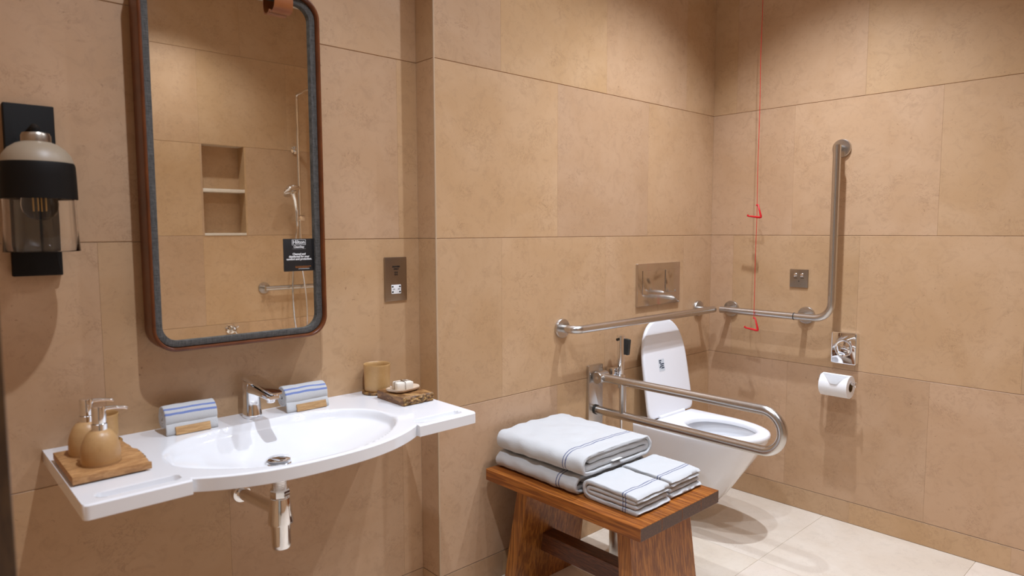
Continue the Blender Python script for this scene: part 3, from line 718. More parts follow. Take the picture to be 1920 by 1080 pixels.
bm = nb(); lathe(bm, (LX, LY, 0), prof, 36, cap0=False, cap1=False); lathe(bm, (LX, LY, 0), [(max(0, r-0.0009), z+(0.0009 if r < 0.02 and z < 1.4 else 0)) for r, z in prof], 36, cap0=False, cap1=False)
bulb = mesh('bulb', bm, mat('bulb_glass', (1, 1, 1), 0.01, 0, 0.5, Transmission_Weight=1.0, IOR=1.1), t, 60)
FIL = mat('amber_filament', (0.75, 0.42, 0.11), 0.5)
for k in range(4):
    bm = nb(); xk = LX-0.0095+k*0.0063; tube(bm, [(xk, LY+0.004*(-1)**k, 1.424), (xk, LY+0.004*(-1)**k, 1.374)], 0.0013, 8); mesh('filament', bm, FIL, bulb)

# ------------------------------------------------------------------ shaver socket
SX0_, SX1_, SZ0_, SZ1_ = -1.895, -1.807, 1.087, 1.236
t = thing('shaver_socket', 'tall bronze shaver socket plate beside the mirror', 'socket', ((SX0_+SX1_)/2, D, SZ0_))
bm = nb(); plate(bm, SX0_, SX1_, SZ0_, SZ1_, 0.002, D-0.0003, D-0.006, 'Y', 0.001); mesh('plate', bm, NICKEL, t)
sc = (SX0_+SX1_)/2; yp = D-0.0062
bm = nb(); plate(bm, sc-0.019, sc+0.019, 1.111, 1.142, 0.002, yp+0.003, yp-0.0008, 'Y', 0.0004); ins_ = mesh('outlet_insert', bm, WHITEINK, t, label='white two voltage outlet insert')
for dx in (-0.0135, 0.0135):
    for z in (1.1175, 1.1355):
        bm = nb(); lathe(bm, (sc+dx, yp-0.0006, z), [(0.0028, 0), (0.0028, -0.0006)], 14, 'Y')
        box(bm, (sc+dx-0.0012 if dx > 0 else sc+dx-0.0042, yp-0.0013, z-0.0022), (sc+dx+0.0042 if dx > 0 else sc+dx+0.0012, yp-0.0008, z+0.0022)); mesh('pin_hole', bm, BLACKP, ins_)
text('115V', 0.0048, (sc-0.0105, yp-0.001, 1.1265), 'Y', BLACKCARD, ins_, bold=0.0001); text('230V', 0.0048, (sc+0.0105, yp-0.001, 1.1265), 'Y', BLACKCARD, ins_, bold=0.0001)
text('SHAVERS', 0.0075, (sc+0.001, yp-0.0002, 1.2035), 'Y', BLACKCARD, t, bold=0.0003); text('ONLY', 0.0075, (sc+0.001, yp-0.0002, 1.1955), 'Y', BLACKCARD, t, bold=0.0003)
bm = nb()
for k, (dx, z) in enumerate(((-0.003, 1.184), (0.004, 1.184), (-0.003, 1.1765), (0.004, 1.1765))):
    lathe(bm, (sc+dx, yp, z), [(0.0030, 0), (0.0030, -0.0004), (0.0021, -0.0004), (0.0021, 0)], 14, 'Y', False, False); box(bm, (sc+dx-0.0004, yp-0.0004, z-0.0028), (sc+dx+0.0004, yp, z+0.0028))
mesh('symbol', bm, BLACKCARD, t)

# ------------------------------------------------------------------ grab rails
def flange(bm, c, axis, r=0.040, th=0.012):
    lathe(bm, c, [(r, 0), (r, -th*0.7), (r-0.002, -th*0.95), (r-0.006, -th), (0.012, -th)], 40, axis)
def collar_ring(c, axis, r=0.0187): 
    bm = nb(); lathe(bm, c, [(r, -0.002), (r, 0.002)], 24, axis); return bm
GZ = 0.929; GY = -0.080; GR = 0.0165
t = thing('grab_rail', 'long straight brushed steel grab rail on wall behind toilet', 'grab rail', (-0.62, 0, GZ))
for x, xe in ((-1.128, -1.128), (-0.118, -0.118)):
    bm = nb(); flange(bm, (x, -0.0005, GZ), 'Y'); mesh('wall_flange', bm, STEEL, t)
bm = nb(); bend = arc((-1.128+0.030, GY+0.030, GZ), 0.030, PI, 1.5*PI, 8, 'XY')
tube(bm, [(-1.128, -0.010, GZ), (-1.128, -0.03, GZ)]+[(p.x, p.y, GZ) for p in bend]+[(-0.62, GY, GZ), (-0.098, GY, GZ)], GR, 24); mesh('rail', bm, STEEL, t, 60)
bm = nb(); tube(bm, [(-0.118, -0.010, GZ), (-0.118, GY+0.004, GZ)], 0.013, 20); mesh('bracket', bm, STEEL, t)
t = thing('angled_grab_rail', 'L-shaped brushed steel grab rail on right wall', 'grab rail', (0, -0.40, GZ))
for y, z in ((-0.125, GZ), (-0.505, GZ), (-0.636, 1.682)):
    bm = nb(); flange(bm, (-0.0005, y, z), 'X'); mesh('wall_flange', bm, STEEL, t)
GXR = -0.080; yv = -0.646; br_ = 0.075
pts = [(GXR, -0.108, GZ), (GXR, -0.30, GZ), (GXR, yv+br_, GZ)]
pts += [(GXR, yv+br_+br_*math.cos(a), GZ+br_+br_*math.sin(a)) for a in [1.5*PI-0.5*PI*k/10 for k in range(1, 11)]]
pts += [(GXR, yv, 1.2), (GXR, yv, 1.690)]
bm = nb(); tube(bm, pts, GR, 24); mesh('rail', bm, STEEL, t, 60)
for y, z in ((-0.125, GZ), (-0.505, GZ)):
    bm = nb(); tube(bm, [(-0.01, y, z), (GXR+0.004, y, z)], 0.013, 20); mesh('bracket', bm, STEEL, t)
bm = nb(); tube(bm, [(-0.01, -0.636, 1.682), (GXR+0.004, -0.642, 1.678)], 0.013, 20); mesh('bracket', bm, STEEL, t)
for dy in (-0.482, -0.495): mesh('joint_ring', collar_ring((GXR, dy, GZ), 'Y', 0.0174 if dy == -0.482 else 0.0170), BLACKP if dy == -0.482 else STEEL, t)
# hinged support rail beside the toilet
t = thing('folding_support_rail', 'folded down brushed steel support rail with looped end beside the toilet', 'grab rail', (-0.924, 0, 0.62))
bm = nb(); plate(bm, -0.970, -0.878, 0.487, 0.752, 0.004, -0.0005, -0.014, 'Y', 0.002); mesh('wall_plate', bm, STEEL, t)
FXr = -0.924; z1, z2 = 0.703, 0.558; ye = -0.838; rr_ = (z1-z2)/2
pts = [(FXr, -0.055, z1), (FXr, -0.3, z1)]+[(FXr, ye+rr_+rr_*math.cos(a), (z1+z2)/2+rr_*math.sin(a)) for a in [PI/2+PI*k/18 for k in range(19)]]+[(FXr, -0.3, z2), (FXr, -0.010, z2)]
bm = nb(); tube(bm, pts, 0.0175, 24); mesh('rail_loop', bm, STEEL, t, 60)
bm = nb(); tube(bm, [(FXr, -0.158, z1-0.008), (FXr, -0.158, z2+0.008)], 0.0135, 20); mesh('strut', bm, STEEL, t)
bm = nb(); lathe(bm, (FXr-0.030, -0.042, z1), [(0.024, 0), (0.026, 0.002), (0.026, 0.058), (0.024, 0.060)], 32, 'X'); mesh('hinge_barrel', bm, STEEL, t)
bm = nb(); lathe(bm, (FXr-0.0315, -0.042, z1), [(0.006, 0), (0.006, 0.003)], 16, 'X'); mesh('hinge_bolt', bm, CHROME, t)
bm = nb(); lathe(bm, (FXr, -0.012, z2), [(0.021, 0), (0.021, -0.008), (0.018, -0.010)], 28, 'Y'); mesh('socket_ring', bm, BLACKP, t)

# ------------------------------------------------------------------ flush plate
t = thing('flush_plate', 'rectangular satin chrome dual flush plate on wall above toilet', 'flush plate', (-0.466, 0, 0.975))
bm = nb(); plate(bm, -0.636, -0.298, 0.976, 1.172, 0.003, -0.0005, -0.012, 'Y', 0.0015); mesh('plate', bm, SATIN, t)
bm = nb(); plate(bm, -0.600, -0.432, 1.030, 1.140, 0.002, -0.0118, -0.0152, 'Y', 0.0015); mesh('button', bm, SATIN, t, label='large flush button')
bm = nb(); plate(bm, -0.420, -0.332, 1.030, 1.140, 0.002, -0.0118, -0.0146, 'Y', 0.0015); mesh('button', bm, SATIN, t, label='small flush button')

# ------------------------------------------------------------------ toilet
TCX = -0.472
def dsec(z, hw, yfr, yr=-0.0008, n=22, pw=2.4, rad=None):
    """D outline: straight sides from the wall, rounded front"""
    P = []; ys = yr-(yr-yfr)*0.42
    for k in range(n+1):
        a = PI*k/n; c_, s_ = math.cos(a), math.sin(a)
        P.append(Vector((TCX+hw*math.copysign(abs(c_)**(2/pw), c_), ys-(ys-yfr)*abs(s_)**(2/pw), z)))
    for k in range(1, 6): P.append(Vector((TCX-hw, ys+(yr-ys)*k/6, z)))
    for k in range(7): P.append(Vector((TCX-hw+2*hw*k/6, yr, z)))
    for k in range(1, 6): P.append(Vector((TCX+hw, yr+(ys-yr)*k/6, z)))
    return P
t = thing('toilet', 'white wall-hung toilet with raised lid in the corner', 'toilet', (TCX, 0, 0.10))
bm = nb(); rings = []
for z, hw, yf in ((0.100, 0.095, -0.290), (0.104, 0.104, -0.312), (0.118, 0.112, -0.335), (0.16, 0.122, -0.372), (0.22, 0.135, -0.414), (0.29, 0.150, -0.462), (0.36, 0.163, -0.508), (0.41, 0.170, -0.540), (0.430, 0.172, -0.551), (0.438, 0.171, -0.551), (0.441, 0.167, -0.547)): rings.append(dsec(z, hw, yf))
def oval(z, sc, fy=0.0, n=48):
    c = Vector((TCX, -0.335+fy, z)); return [c+Vector((0.128*sc*math.copysign(abs(math.cos(2*PI*k/n))**0.85, math.cos(2*PI*k/n)), 0.165*sc*math.sin(2*PI*k/n), 0)) for k in range(n)]
loops(bm, rings, True, True, False); mesh('bowl', bm, CERAMIC, t, 50)
n_out = len(rings[0])
bm = nb()
# rim between outer edge and hole, plus inner bowl
import itertools
def resample_like(P, n):
    """n points of closed polyline P by angle about its bowl centre"""
    c = Vector((TCX, -0.335, P[0].z)); out = []
    for k in range(n):
        a = 2*PI*k/n; d = Vector((math.cos(a), math.sin(a), 0)); best = None
        for i in range(len(P)):
            p, q = P[i]-c, P[(i+1) % len(P)]-c; e = q-p; den = d.x*e.y-d.y*e.x
            if abs(den) < 1e-9: continue
            tt = (p.x*e.y-p.y*e.x)/den; uu = (p.x*d.y-p.y*d.x)/den
            if tt > 0 and -1e-6 <= uu <= 1+1e-6: best = tt if best is None else max(best, tt)
        out.append(c+d*(best or 0.1))
    return out
rim = resample_like(dsec(0.441, 0.167, -0.547), 64)
def ov64(z, sc, fy=0.0): return oval(z, sc, fy, 64)
loops(bm, [rim, ov64(0.441, 1.02), ov64(0.436, 0.99), ov64(0.41, 0.98), ov64(0.36, 0.90), ov64(0.31, 0.74, 0.02), ov64(0.27, 0.50, 0.05), ov64(0.25, 0.30, 0.06)], True, False, True); mesh('bowl_interior', bm, CERAMIC, t, 60)
bm = nb(); loops(bm, [ov64(0.299, 0.68, 0.025), ov64(0.3, 0.68, 0.025)], True, True, True); mesh('water', bm, WATER, t)
# seat ring
SZ = 0.4655
def seat_out(z, ins): return resample_like(dsec(z, 0.171-ins, -0.562+ins, -0.092-ins*0.5, pw=2.2), 64)
bm = nb(); loops(bm, [seat_out(0.4435, 0.004), seat_out(0.4450, 0.001), seat_out(0.452, 0), seat_out(0.4610, 0.002), seat_out(0.4640, 0.007), seat_out(SZ, 0.016), ov64(SZ-0.0005, 1.00, -0.012), ov64(SZ-0.003, 0.955, -0.012), ov64(0.456, 0.925, -0.012), ov64(0.4435, 0.925, -0.012)], True, cyc=True); seat = mesh('seat', bm, SEATPL, t, 60)
bm = nb(); tube(bm, [(TCX-0.10, -0.094, SZ+0.004), (TCX+0.10, -0.094, SZ+0.004)], 0.0085, 16); mesh('hinge', bm, SEATPL, t)
# raised lid leaning back to the wall
bm = nb(); LW, LL = 0.178, 0.448
def lid_sec(ins, w_):
    P = []; n = 26; zc = 0.215
    for k in range(n+1):
        a = PI*k/n; P.append((( LW-ins)*math.copysign(abs(math.cos(a))**(2/2.6), math.cos(a)), zc+(LL-zc-ins)*abs(math.sin(a))**(2/2.6)))
    for k in range(1, 8):
        f = k/8; P.append((-(LW-ins)*(1-0.0*f), zc+(ins+0.028-zc)*f))
    hw2 = LW-ins-0.028
    for k in range(7): a = PI+PI/2*k/6; P.append((-hw2+0.028*math.cos(a), ins+0.028+0.028*math.sin(a)))
    for k in range(7): a = 1.5*PI+PI/2*k/6; P.append((hw2+0.028*math.cos(a), ins+0.028+0.028*math.sin(a)))
    for k in range(1, 8):
        f = k/8; P.append(((LW-ins), ins+0.028+(zc-ins-0.028)*f))
    tl = math.radians(9.3)
    taper = lambda v: 1-0.06*max(0, v/LL)
    return [Vector((TCX+0.004+u*taper(v), -0.088+math.sin(tl)*v+math.cos(tl)*w_, SZ+0.002+math.cos(tl)*v-math.sin(tl)*w_)) for u, v in P]
loops(bm, [lid_sec(0.012, -0.009), lid_sec(0.004, -0.0085), lid_sec(0.0008, -0.005), lid_sec(0.0, 0.0), lid_sec(0.001, 0.006), lid_sec(0.005, 0.009), lid_sec(0.013, 0.010)], True, True, True); lid = mesh('lid', bm, SEATPL, t, 60)
bm = nb(); tl = math.radians(9.3)
def lp(u, v, w_): return Vector((TCX+0.004+u, -0.088+math.sin(tl)*v+math.cos(tl)*w_, SZ+0.002+math.cos(tl)*v-math.sin(tl)*w_))
stk = nb(); P = rr2(-0.062, -0.018, 0.205, 0.262, 0.004, 4)
loops(stk, [[lp(u, v, w_) for u, v in P] for w_ in (-0.0089, -0.0094)], True, True, True); mesh('sticker', stk, mat('pale_sticker', (0.62, 0.66, 0.70), 0.4), lid, label='small pale sticker with dark print')
stk = nb()
for k, (a, b_, v) in enumerate(((-0.058, -0.040, 0.252), (-0.058, -0.044, 0.243), (-0.050, -0.022, 0.236), (-0.052, -0.026, 0.227), (-0.046, -0.022, 0.218), (-0.058, -0.050, 0.222))):
    vs = [stk.verts.new(lp(u, vv, -0.0097)) for u, vv in ((a, v), (b_, v), (b_, v+0.0055), (a, v+0.0055))]; stk.faces.new(vs)
mesh('sticker_print', stk, mat('navy_ink', (0.02, 0.035, 0.07), 0.5), lid)
for dx in (-0.11, 0.11):
    bm = nb(); lathe(bm, (TCX+dx, -0.094, 0.4413), [(0.018, 0), (0.018, 0.010), (0.014, 0.014)], 24); mesh('hinge_cap', bm, CHROME, t)

# ------------------------------------------------------------------ hand spray beside the toilet
t = thing('bidet_spray', 'chrome hand bidet spray hanging on wall beside the toilet', 'hand shower', (-0.80, 0, 0.69))
bm = nb(); box(bm, (-0.846, -0.040, 0.682), (-0.796, -0.0005, 0.728), 0.003); mesh('wall_outlet', bm, CHROME, t)
bm = nb(); tube(bm, [(-0.806, -0.052, 0.672), (-0.806, -0.052, 0.700)], 0.021, 24); mesh('cradle', bm, CHROME, t)
bm = nb(); tube(bm, [(-0.806, -0.052, 0.640), (-0.806, -0.052, 0.70), (-0.806, -0.053, 0.80), (-0.807, -0.054, 0.872)], 0.011, 24, True, [0.013, 0.0155, 0.0175, 0.0180]); mesh('handle', bm, CHROME, t)
bm = nb(); box(bm, (-0.800, -0.088, 0.786), (-0.782, -0.062, 0.856), 0.004, 2, Matrix.Rotation(math.radians(6), 3, 'X')); mesh('trigger', bm, BLACKP, t)
bm = nb(); lathe(bm, (-0.822, -0.054, 0.855), [(0.006, 0), (0.006, -0.012)], 16, 'X'); mesh('spray_nozzle', bm, BLACKP, t)
pts = []
for k in range(40):
    f = k/39; pts.append((-0.806+0.030*math.sin(f*PI*0.9)+0.012*f, -0.052+0.012*math.sin(f*PI), 0.640-0.46*math.sin(f*PI/1.25)/1.0 if f < 0.62 else 0.180+0.30*(f-0.62)))
bm = nb(); tube(bm, pts, 0.0062, 12, True, [0.0062+0.0006*(k % 2) for k in range(40)]); mesh('hose', bm, CHROME, t)

# ------------------------------------------------------------------ plates and paper on the right wall
t = thing('call_plate', 'small square steel plate with two round knobs on right wall', 'switch', (0, -0.464, 1.056))
bm = nb(); plate(bm, -0.507, -0.421, 1.057, 1.141, 0.002, -0.0005, -0.006, 'X', 0.001); mesh('plate', bm, NICKEL, t)
for y in (-0.449, -0.480):
    bm = nb(); lathe(bm, (-0.006, y, 1.114), [(0.0095, 0), (0.0095, -0.004), (0.0075, -0.0075), (0.003, -0.009), (0.0, -0.0092)], 24, 'X'); mesh('knob', bm, CHROME, t)
    mesh('label_strip', bbox((-0.0066, y-0.008, 1.0985), (-0.0058, y+0.008, 1.1005)), BLACKCARD, t)
bm = nb(); lathe(bm, (-0.0058, -0.4645, 1.086), [(0.0025, 0), (0.0025, -0.001)], 12, 'X'); mesh('indicator', bm, BLACKCARD, t)
t = thing('ring_pull_plate', 'square polished chrome plate with recessed ring on right wall', 'wall plate', (0, -0.685, 0.73))
bm = nb(); plate(bm, -0.739, -0.632, 0.730, 0.870, 0.006, -0.0005, -0.030, 'X', 0.003); mesh('plate', bm, CHROME, t)
bm = nb(); N = 40; rings = []
for rr0, xx in ((0.039, -0.0300), (0.0395, -0.0335), (0.036, -0.0345), (0.033, -0.0325), (0.031, -0.0302)): rings.append([Vector((xx, -0.685+rr0*0.95*math.cos(2*PI*k/N), 0.800+rr0*1.0*math.sin(2*PI*k/N))) for k in range(N)])
loops(bm, rings, True); mesh('ring', bm, CHROME, t, 60)
bm = nb(); loops(bm, [[Vector((-0.0303-0.004*(1-rs*rs), -0.685+0.031*0.95*rs*math.cos(2*PI*k/N), 0.800+0.031*rs*math.sin(2*PI*k/N))) for k in range(N)] for rs in (1, 0.8, 0.55, 0.3, 0.05)], True, False, True); mesh('knob_face', bm, CHROME, t, 60)
t = thing('paper_holder', 'chrome toilet paper holder arm on right wall', 'holder', (0, -0.60, 0.655))
PY0, PY1, PZ, PX = -0.590, -0.757, 0.652, -0.072
bm = nb(); lathe(bm, (-0.0005, PY0-0.006, PZ), [(0.022, 0), (0.022, -0.006), (0.018, -0.008)], 28, 'X'); mesh('wall_flange', bm, CHROME, t)
bm = nb(); tube(bm, [(-0.006, PY0-0.006, PZ), (PX+0.012, PY0-0.006, PZ)]+[(PX+0.012-0.012*math.sin(a), PY0-0.018+0.012*math.cos(a), PZ) for a in (0.5, 1.0, PI/2)]+[(PX, -0.68, PZ), (PX, PY1, PZ)], 0.0072, 16); mesh('arm', bm, CHROME, t)
bm = nb(); lathe(bm, (PX, PY1+0.002, PZ), [(0.0072, 0.004), (0.013, 0), (0.0140, -0.004), (0.012, -0.007), (0.0, -0.008)], 24, 'Y'); mesh('end_stop', bm, CHROME, t)
RY0, RY1, RR, RZ = -0.618, -0.738, 0.050, PZ-0.0135
t = thing('toilet_paper', 'white toilet paper roll with folded tip on the chrome holder', 'toilet paper', (PX, -0.678, RZ))
bm = nb(); prf = [(0.0215, RY0), (RR-0.001, RY0), (RR, RY0-0.001), (RR, RY1+0.001), (RR-0.001, RY1), (0.0215, RY1)]
lathe(bm, (PX, 0, RZ), prf, 48, 'Y', False, False); mesh('roll', bm, PAPER, t, 40)
bm = nb(); lathe(bm, (PX, 0, RZ), [(0.0216, RY0+0.0003), (0.0216, RY1-0.0003), (0.0200, RY1-0.0003), (0.0200, RY0+0.0003), (0.0216, RY0+0.0003)], 32, 'Y', False, False); mesh('core', bm, CARD, t)
# loose end folded to a point on the front of the roll
bm = nb(); R = []
for j in range(11):
    f = j/10; a = math.radians(78-62*f); r_ = RR+0.0008+0.0045*f*f; hw = 0.0595*(1-0.78*f)
    R.append([Vector((PX-r_*math.cos(a), -0.678+hw*s_-0.006*f, RZ+r_*math.sin(a))) for s_ in (1, 0.5, 0, -0.5, -1)])
for row in list(R): pass
loops(bm, R, False); bmesh.ops.solidify(bm, geom=bm.faces[:], thickness=-0.0006); mesh('folded_tip', bm, PAPER, t, 30)
# emergency pull cord
CX, CY = -0.10, -0.296
t = thing('emergency_cord', 'red emergency pull cord with two red triangles hanging near corner', 'pull cord', (CX, CY, 0.84))
bm = nb(); pts = []
for k in range(60):
    z = 0.905+(H-0.012-0.905)*k/59; pts.append((CX+0.0016*noise.noise(Vector((z*5, 0, 0))), CY+0.0022*noise.noise(Vector((z*4, 7, 0)))*min(1, (z-0.9)*3), z))
tube(bm, pts, 0.0013, 8); mesh('cord', bm, RED, t)
def tri(z, nm):
    bm = nb(); P = [(-0.003, 0.0), (0.006, 0.001), (0.0215, -0.052), (0.020, -0.0565), (0.015, -0.0575), (-0.040, -0.0505), (-0.0455, -0.049), (-0.044, -0.043)]
    tube(bm, [(CX, CY-u*1.0, z+v) for u, v in P], 0.0042, 10, True, [0.0036, 0.004, 0.0052, 0.006, 0.0055, 0.004, 0.0046, 0.004]); mesh('triangle', bm, RED, t, 50)
tri(1.441, 'a'); tri(0.905, 'b')
bm = nb(); lathe(bm, (CX, CY, H), [(0.004, -0.013), (0.03, -0.012), (0.036, -0.009), (0.038, -0.0005)], 32); mesh('ceiling_switch', bm, TRIMW, t)

# ------------------------------------------------------------------ toilet brush by the wall behind the stool
t = thing('toilet_brush', 'grey steel toilet brush holder on floor behind the stool', 'toilet brush', (-1.015, -0.225, 0))
bm = nb(); lathe(bm, (-1.015, -0.225, 0), [(0.044, 0.0003), (0.046, 0.003), (0.046, 0.20), (0.044, 0.203), (0.020, 0.204)], 36); mesh('holder', bm, STEEL, t)
bm = nb(); lathe(bm, (-1.015, -0.225, 0), [(0.020, 0.204), (0.020, 0.210), (0.006, 0.214), (0.006, 0.36), (0.009, 0.362), (0.009, 0.385), (0.0, 0.387)], 24); mesh('brush_handle', bm, STEEL, t)

# ------------------------------------------------------------------ teak stool
QX0, QX1, QY0, QY1, QZ = -1.556, -1.122, -0.718, -0.024, 0.455
t = thing('teak_stool', 'oiled teak bench stool with slab legs carrying folded towels', 'stool', ((QX0+QX1)/2, (QY0+QY1)/2, 0))
n = 4
for k in range(n):
    a, b_ = QX0+(QX1-QX0)*k/n, QX0+(QX1-QX0)*(k+1)/n
    o = mesh('seat_board', bbox((a+0.00008, QY0, QZ-0.042), (b_-0.00008, QY1, QZ), 0.0012, 1), TEAK_Y, t)
    o.data.materials.append(TEAK_END)
    for f in o.data.polygons:
        if abs(f.normal.y) > 0.9: f.material_index = 1
LGW0, LGW1 = -1.512, -1.166
def leg(yt, yb_, th):
    lg = None; n = 4
    for k in range(n):
        fa, fb = k/n, (k+1)/n; bm = nb()
        def q(f, y, z, wid): return Vector((( -1.339)+(f-0.5)*wid, y, z))
        wt, wb = 0.325, 0.360; e = 0.0004
        rings = [[q(fa+e, yb_-th/2, 0.0005, wb), q(fb-e, yb_-th/2, 0.0005, wb), q(fb-e, yb_+th/2, 0.0005, wb), q(fa+e, yb_+th/2, 0.0005, wb)],
                 [q(fa+e, yt-th/2, QZ-0.042, wt), q(fb-e, yt-th/2, QZ-0.042, wt), q(fb-e, yt+th/2, QZ-0.042, wt), q(fa+e, yt+th/2, QZ-0.042, wt)]]
        loops(bm, rings, True, True, True)
        o = mesh('leg' if lg is None else 'leg_plank', bm, TEAK_Z, t if lg is None else lg)
        if lg is None: lg = o
leg(-0.612, -0.655, 0.050); leg(-0.165, -0.100, 0.052)
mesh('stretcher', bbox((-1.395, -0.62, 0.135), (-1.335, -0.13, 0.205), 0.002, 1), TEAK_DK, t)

# ------------------------------------------------------------------ folded towels on the stool
def stadium(xl, xr, zb_, zt_, n=10, seam=0.5):
    """closed-looking flat loop path starting and ending at a seam underneath"""
    r = (zt_-zb_)/2; zc = (zb_+zt_)/2; P = []; xm = xl+(xr-xl)*seam; L = 12
    for k in range(L+1): P.append((xm+(xl+r-xm)*k/L, zb_))
    for k in range(1, n): a = -PI/2-PI*k/n; P.append((xl+r+r*math.cos(a), zc+r*math.sin(a)))
    for k in range(L*2+1): P.append((xl+r+(xr-xl-2*r)*k/(L*2), zt_))
    for k in range(1, n): a = PI/2-PI*k/n; P.append((xr-r+r*math.cos(a), zc+r*math.sin(a)))
    for k in range(L+1): P.append((xr-r+(xm+0.004-xr+r)*k/L, zb_))
    return P
def zig(xl, xr, z_lo, z_hi, n=6):
    r = (z_hi-z_lo)/2; P = []
    for k in range(19): P.append((xl+(xr-r-xl)*k/18, z_lo))
    for k in range(1, n): a = -PI/2+PI*k/n; P.append((xr-r+r*math.cos(a), (z_lo+z_hi)/2+r*math.sin(a)))
    for k in range(19): P.append((xr-r+(xl+0.03-xr+r)*k/18, z_hi))
    return P
def bath_towel(x0, x1, y0, y1, z0, z1, lab, seed, m, tagged=False):
    bm = nb(); th = 0.0130
    ribbon(bm, stadium(x0+th/2, x1-th/2, z0+th/2, z1-th/2), th, 'Y', y0, y1, 34, None, 0.0042, seed)
    gap = (z1-z0-2*th); t2 = gap/2*0.86
    ribbon(bm, zig(x0+0.02, x1-0.022, z0+th+gap*0.26, z0+th+gap*0.76), t2, 'Y', y0+0.006, y1-0.004, 24, None, 0.0022, seed+5)
    for v in bm.verts: 
        f = (v.co.x-x0)/(x1-x0); v.co.z -= 0.006*(abs(f-0.5)*2)**3*((v.co.z-z0)/(z1-z0)); v.co.z = max(v.co.z, z0+0.0003)
    loc = ((x0+x1)/2, y0, z0)
    o = solo('bath_towel', bm, m, lab, 'towel', loc, 'folded bath towels on the stool', 80)
    if tagged:
        tg = bbox((x0+0.155, y0-0.006, z0+0.024), (x0+0.205, y0+0.010, z0+0.0255)); mesh('care_tag', tg, WHITEINK, o)
        mesh('care_tag_edge', bbox((x0+0.155, y0-0.0062, z0+0.0225), (x0+0.205, y0-0.0052, z0+0.0242)), BLACKCARD, o)
    return o
BT1 = terry('white_terry_bath', [(0.072, 0.0021), (0.084, 0.0021)], 1)
QT = QZ+0.0004
bath_towel(-1.518, -1.132, -0.425, -0.034, QT, QT+0.062, 'lower folded white bath towel with navy lines on the stool', 2.0, BT1)
bath_towel(-1.514, -1.128, -0.452, -0.034, QT+0.0655, QT+0.138, 'upper folded white bath towel with navy lines, on top of another', 6.0, BT1, True)
def hand_towel(x0, x1, y0, y1, z0, z1, lab, seed):
    bm = nb(); hgt = z1-z0; th = hgt/4*0.93; r = th*0.55
    zs = [z0+th/2+0.0004+hgt*k/4 for k in range(4)]
    def layer(za, zb_, ya, yb_, droop):
        """two layers joined by a fold at the back"""
        rr0 = (zb_-za)/2; P = []
        for k in range(15): f = k/14; P.append((ya+(yb_-rr0-ya)*f, za))
        for k in range(1, 8): a = -PI/2+PI*k/8; P.append((yb_-rr0+rr0*math.cos(a), (za+zb_)/2+rr0*math.sin(a)))
        for k in range(15): f = k/14; P.append((yb_-rr0+(ya+0.004-yb_+rr0)*f, zb_-droop*f*f))
        return P
    ribbon(bm, layer(zs[0], zs[3], y0+0.004, y1, 0.004), th, 'X', x0, x1, 20, None, 0.0026, seed)
    ribbon(bm, layer(zs[1], zs[2], y0+0.010, y1-th*1.1, 0.002), th*0.94, 'X', x0+0.002, x1-0.003, 18, None, 0.0026, seed+3)
    # the front edge of the top layer is turned under
    P = [(y0+0.050, zs[3]-th*0.75)]+[(y0+0.050-0.046*k/8, zs[3]-th*0.78-0.003*(k/8)**2) for k in range(1, 9)]
    ribbon(bm, P, th*0.6, 'X', x0+0.004, x1-0.010, 16, None, 0.0022, seed+7)
    for v in bm.verts: v.co.z = max(v.co.z, z0+0.0003)
    o = solo('hand_towel', bm, HT1, lab, 'towel', ((x0+x1)/2, y0, z0), 'folded hand towels on the stool', 80); return o
HT1 = terry('white_terry_hand', [(0.046, 0.0018), (0.056, 0.0018)], 1)
hand_towel(-1.500, -1.325, -0.664, -0.448, QT, QT+0.066, 'folded white hand towel nearest the front corner of the stool', 1.0)
hand_towel(-1.306, -1.130, -0.656, -0.448, QT, QT+0.066, 'folded white hand towel on the toilet side of the stool', 4.0)

# ------------------------------------------------------------------ shower wall opposite (seen in the mirror)
yw = -W
t = thing('shower_set', 'chrome shower riser with hand shower and overhead arm reflected in mirror', 'shower', (-0.93, yw, 1.3))
RX = -0.935; ry = yw+0.065
bm = nb(); tube(bm, [(RX, ry, 1.18), (RX, ry, 2.27)]+[(RX, ry+0.02-0.02*math.cos(a), 2.27+0.02*math.sin(a)) for a in (0.5, 1.0, PI/2)]+[(RX, ry+0.36, 2.30)], 0.0105, 16); mesh('riser_rail', bm, CHROME, t)
bm = nb(); lathe(bm, (RX, ry+0.34, 2.245), [(0.0, 0.045), (0.015, 0.045), (0.02, 0.018), (0.105, 0.010), (0.110, 0.004), (0.105, 0.0), (0.0, 0.0)], 36); mesh('rain_head', bm, CHROME, t)
for z in (1.20, 1.905):
    bm = nb(); lathe(bm, (RX, yw+0.0005, z), [(0.027, 0), (0.027, 0.01), (0.013, 0.014), (0.013, 0.066)], 24, 'Y'); mesh('wall_bracket', bm, CHROME, t)
bm = nb(); box(bm, (RX-0.055, ry-0.02, 1.40), (RX+0.018, ry+0.045, 1.44), 0.006); mesh('slider', bm, CHROME, t)
bm = nb(); tube(bm, [(RX-0.042, ry+0.045, 1.36), (RX-0.046, ry+0.05, 1.46), (RX-0.065, ry+0.065, 1.55), (RX-0.095, ry+0.10, 1.60)], 0.012, 16, True, [0.011, 0.014, 0.019, 0.026]); mesh('hand_shower_handle', bm, CHROME, t)
bm = nb(); lathe(bm, (0, 0, 0), [(0.0, 0.04), (0.036, 0.034), (0.062, 0.008), (0.063, 0.0), (0.056, -0.004), (0.0, -0.004)], 32)
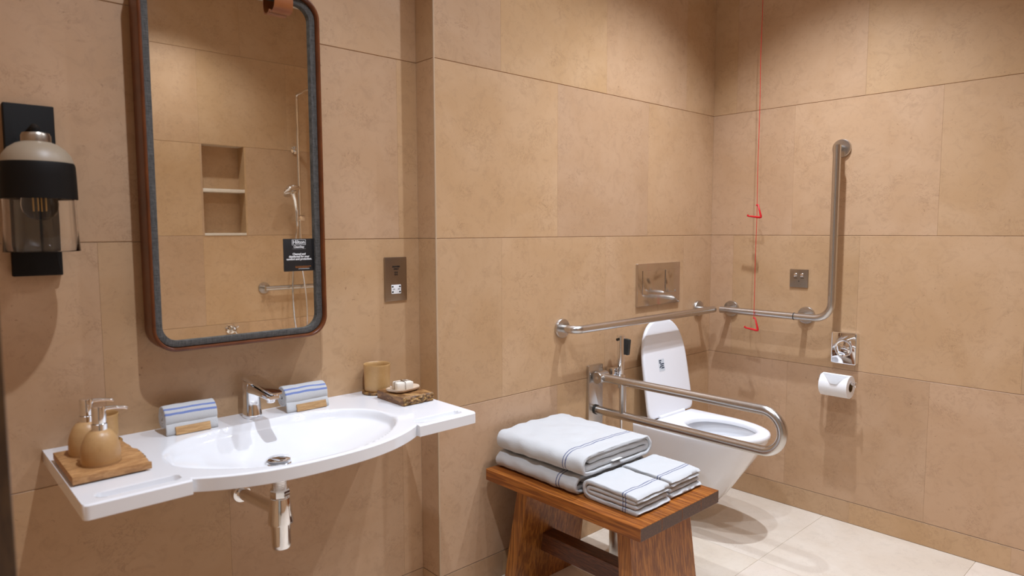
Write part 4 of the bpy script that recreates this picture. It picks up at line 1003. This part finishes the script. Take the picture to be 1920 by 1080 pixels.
bmesh.ops.rotate(bm, verts=bm.verts, cent=(0,0,0), matrix=Matrix.Rotation(math.radians(38), 3, 'X')); bmesh.ops.rotate(bm, verts=bm.verts, cent=(0,0,0), matrix=Matrix.Rotation(math.radians(-25), 3, 'Z')); bmesh.ops.translate(bm, verts=bm.verts, vec=(RX-0.11, ry+0.115, 1.60)); mesh('hand_shower_head', bm, CHROME, t)
pts = []
for k in range(50):
    f = k/49; pts.append((RX-0.042-0.12*math.sin(f*PI)*(1-f)*1.3+0.11*math.sin(f*PI*1.0)*f*1.2, ry+0.045+0.035*math.sin(f*PI), 1.36-0.74*math.sin(f*PI)+(-0.16)*f))
bm = nb(); tube(bm, pts, 0.0065, 10); mesh('hose', bm, CHROME, t)
t = thing('shower_grab_rail', 'steel grab rail on shower wall reflected at foot of mirror', 'grab rail', (-0.85, yw, 0.93))
for x in (-1.19, -0.45):
    bm = nb(); lathe(bm, (x, yw+0.0005, 0.93), [(0.04, 0), (0.04, 0.01), (0.013, 0.012), (0.013, 0.07)], 32, 'Y'); mesh('wall_flange', bm, STEEL, t)
bm = nb(); tube(bm, [(-1.21, yw+0.08, 0.93), (-0.43, yw+0.08, 0.93)], 0.0165, 20); mesh('rail', bm, STEEL, t)
t = thing('shower_valve', 'small chrome shower valve reflected at bottom edge of mirror', 'valve', (-1.43, yw, 0.66))
bm = nb(); lathe(bm, (-1.43, yw+0.0005, 0.665), [(0.035, 0), (0.035, 0.006), (0.024, 0.008), (0.024, 0.05), (0.018, 0.054)], 28, 'Y'); mesh('body', bm, CHROME, t)
for k in range(4):
    a = 0.6+PI/2*k; bm = nb(); tube(bm, [(-1.43+0.014*math.cos(a), yw+0.062, 0.665+0.014*math.sin(a)), (-1.43+0.036*math.cos(a), yw+0.064, 0.665+0.036*math.sin(a))], 0.0075, 12); mesh('handle_spoke', bm, CHROME, t)
bm = nb(); lathe(bm, (-1.43, yw+0.05, 0.665), [(0.02, 0), (0.02, 0.02), (0.014, 0.026), (0, 0.027)], 24, 'Y'); mesh('handle_hub', bm, CHROME, t)
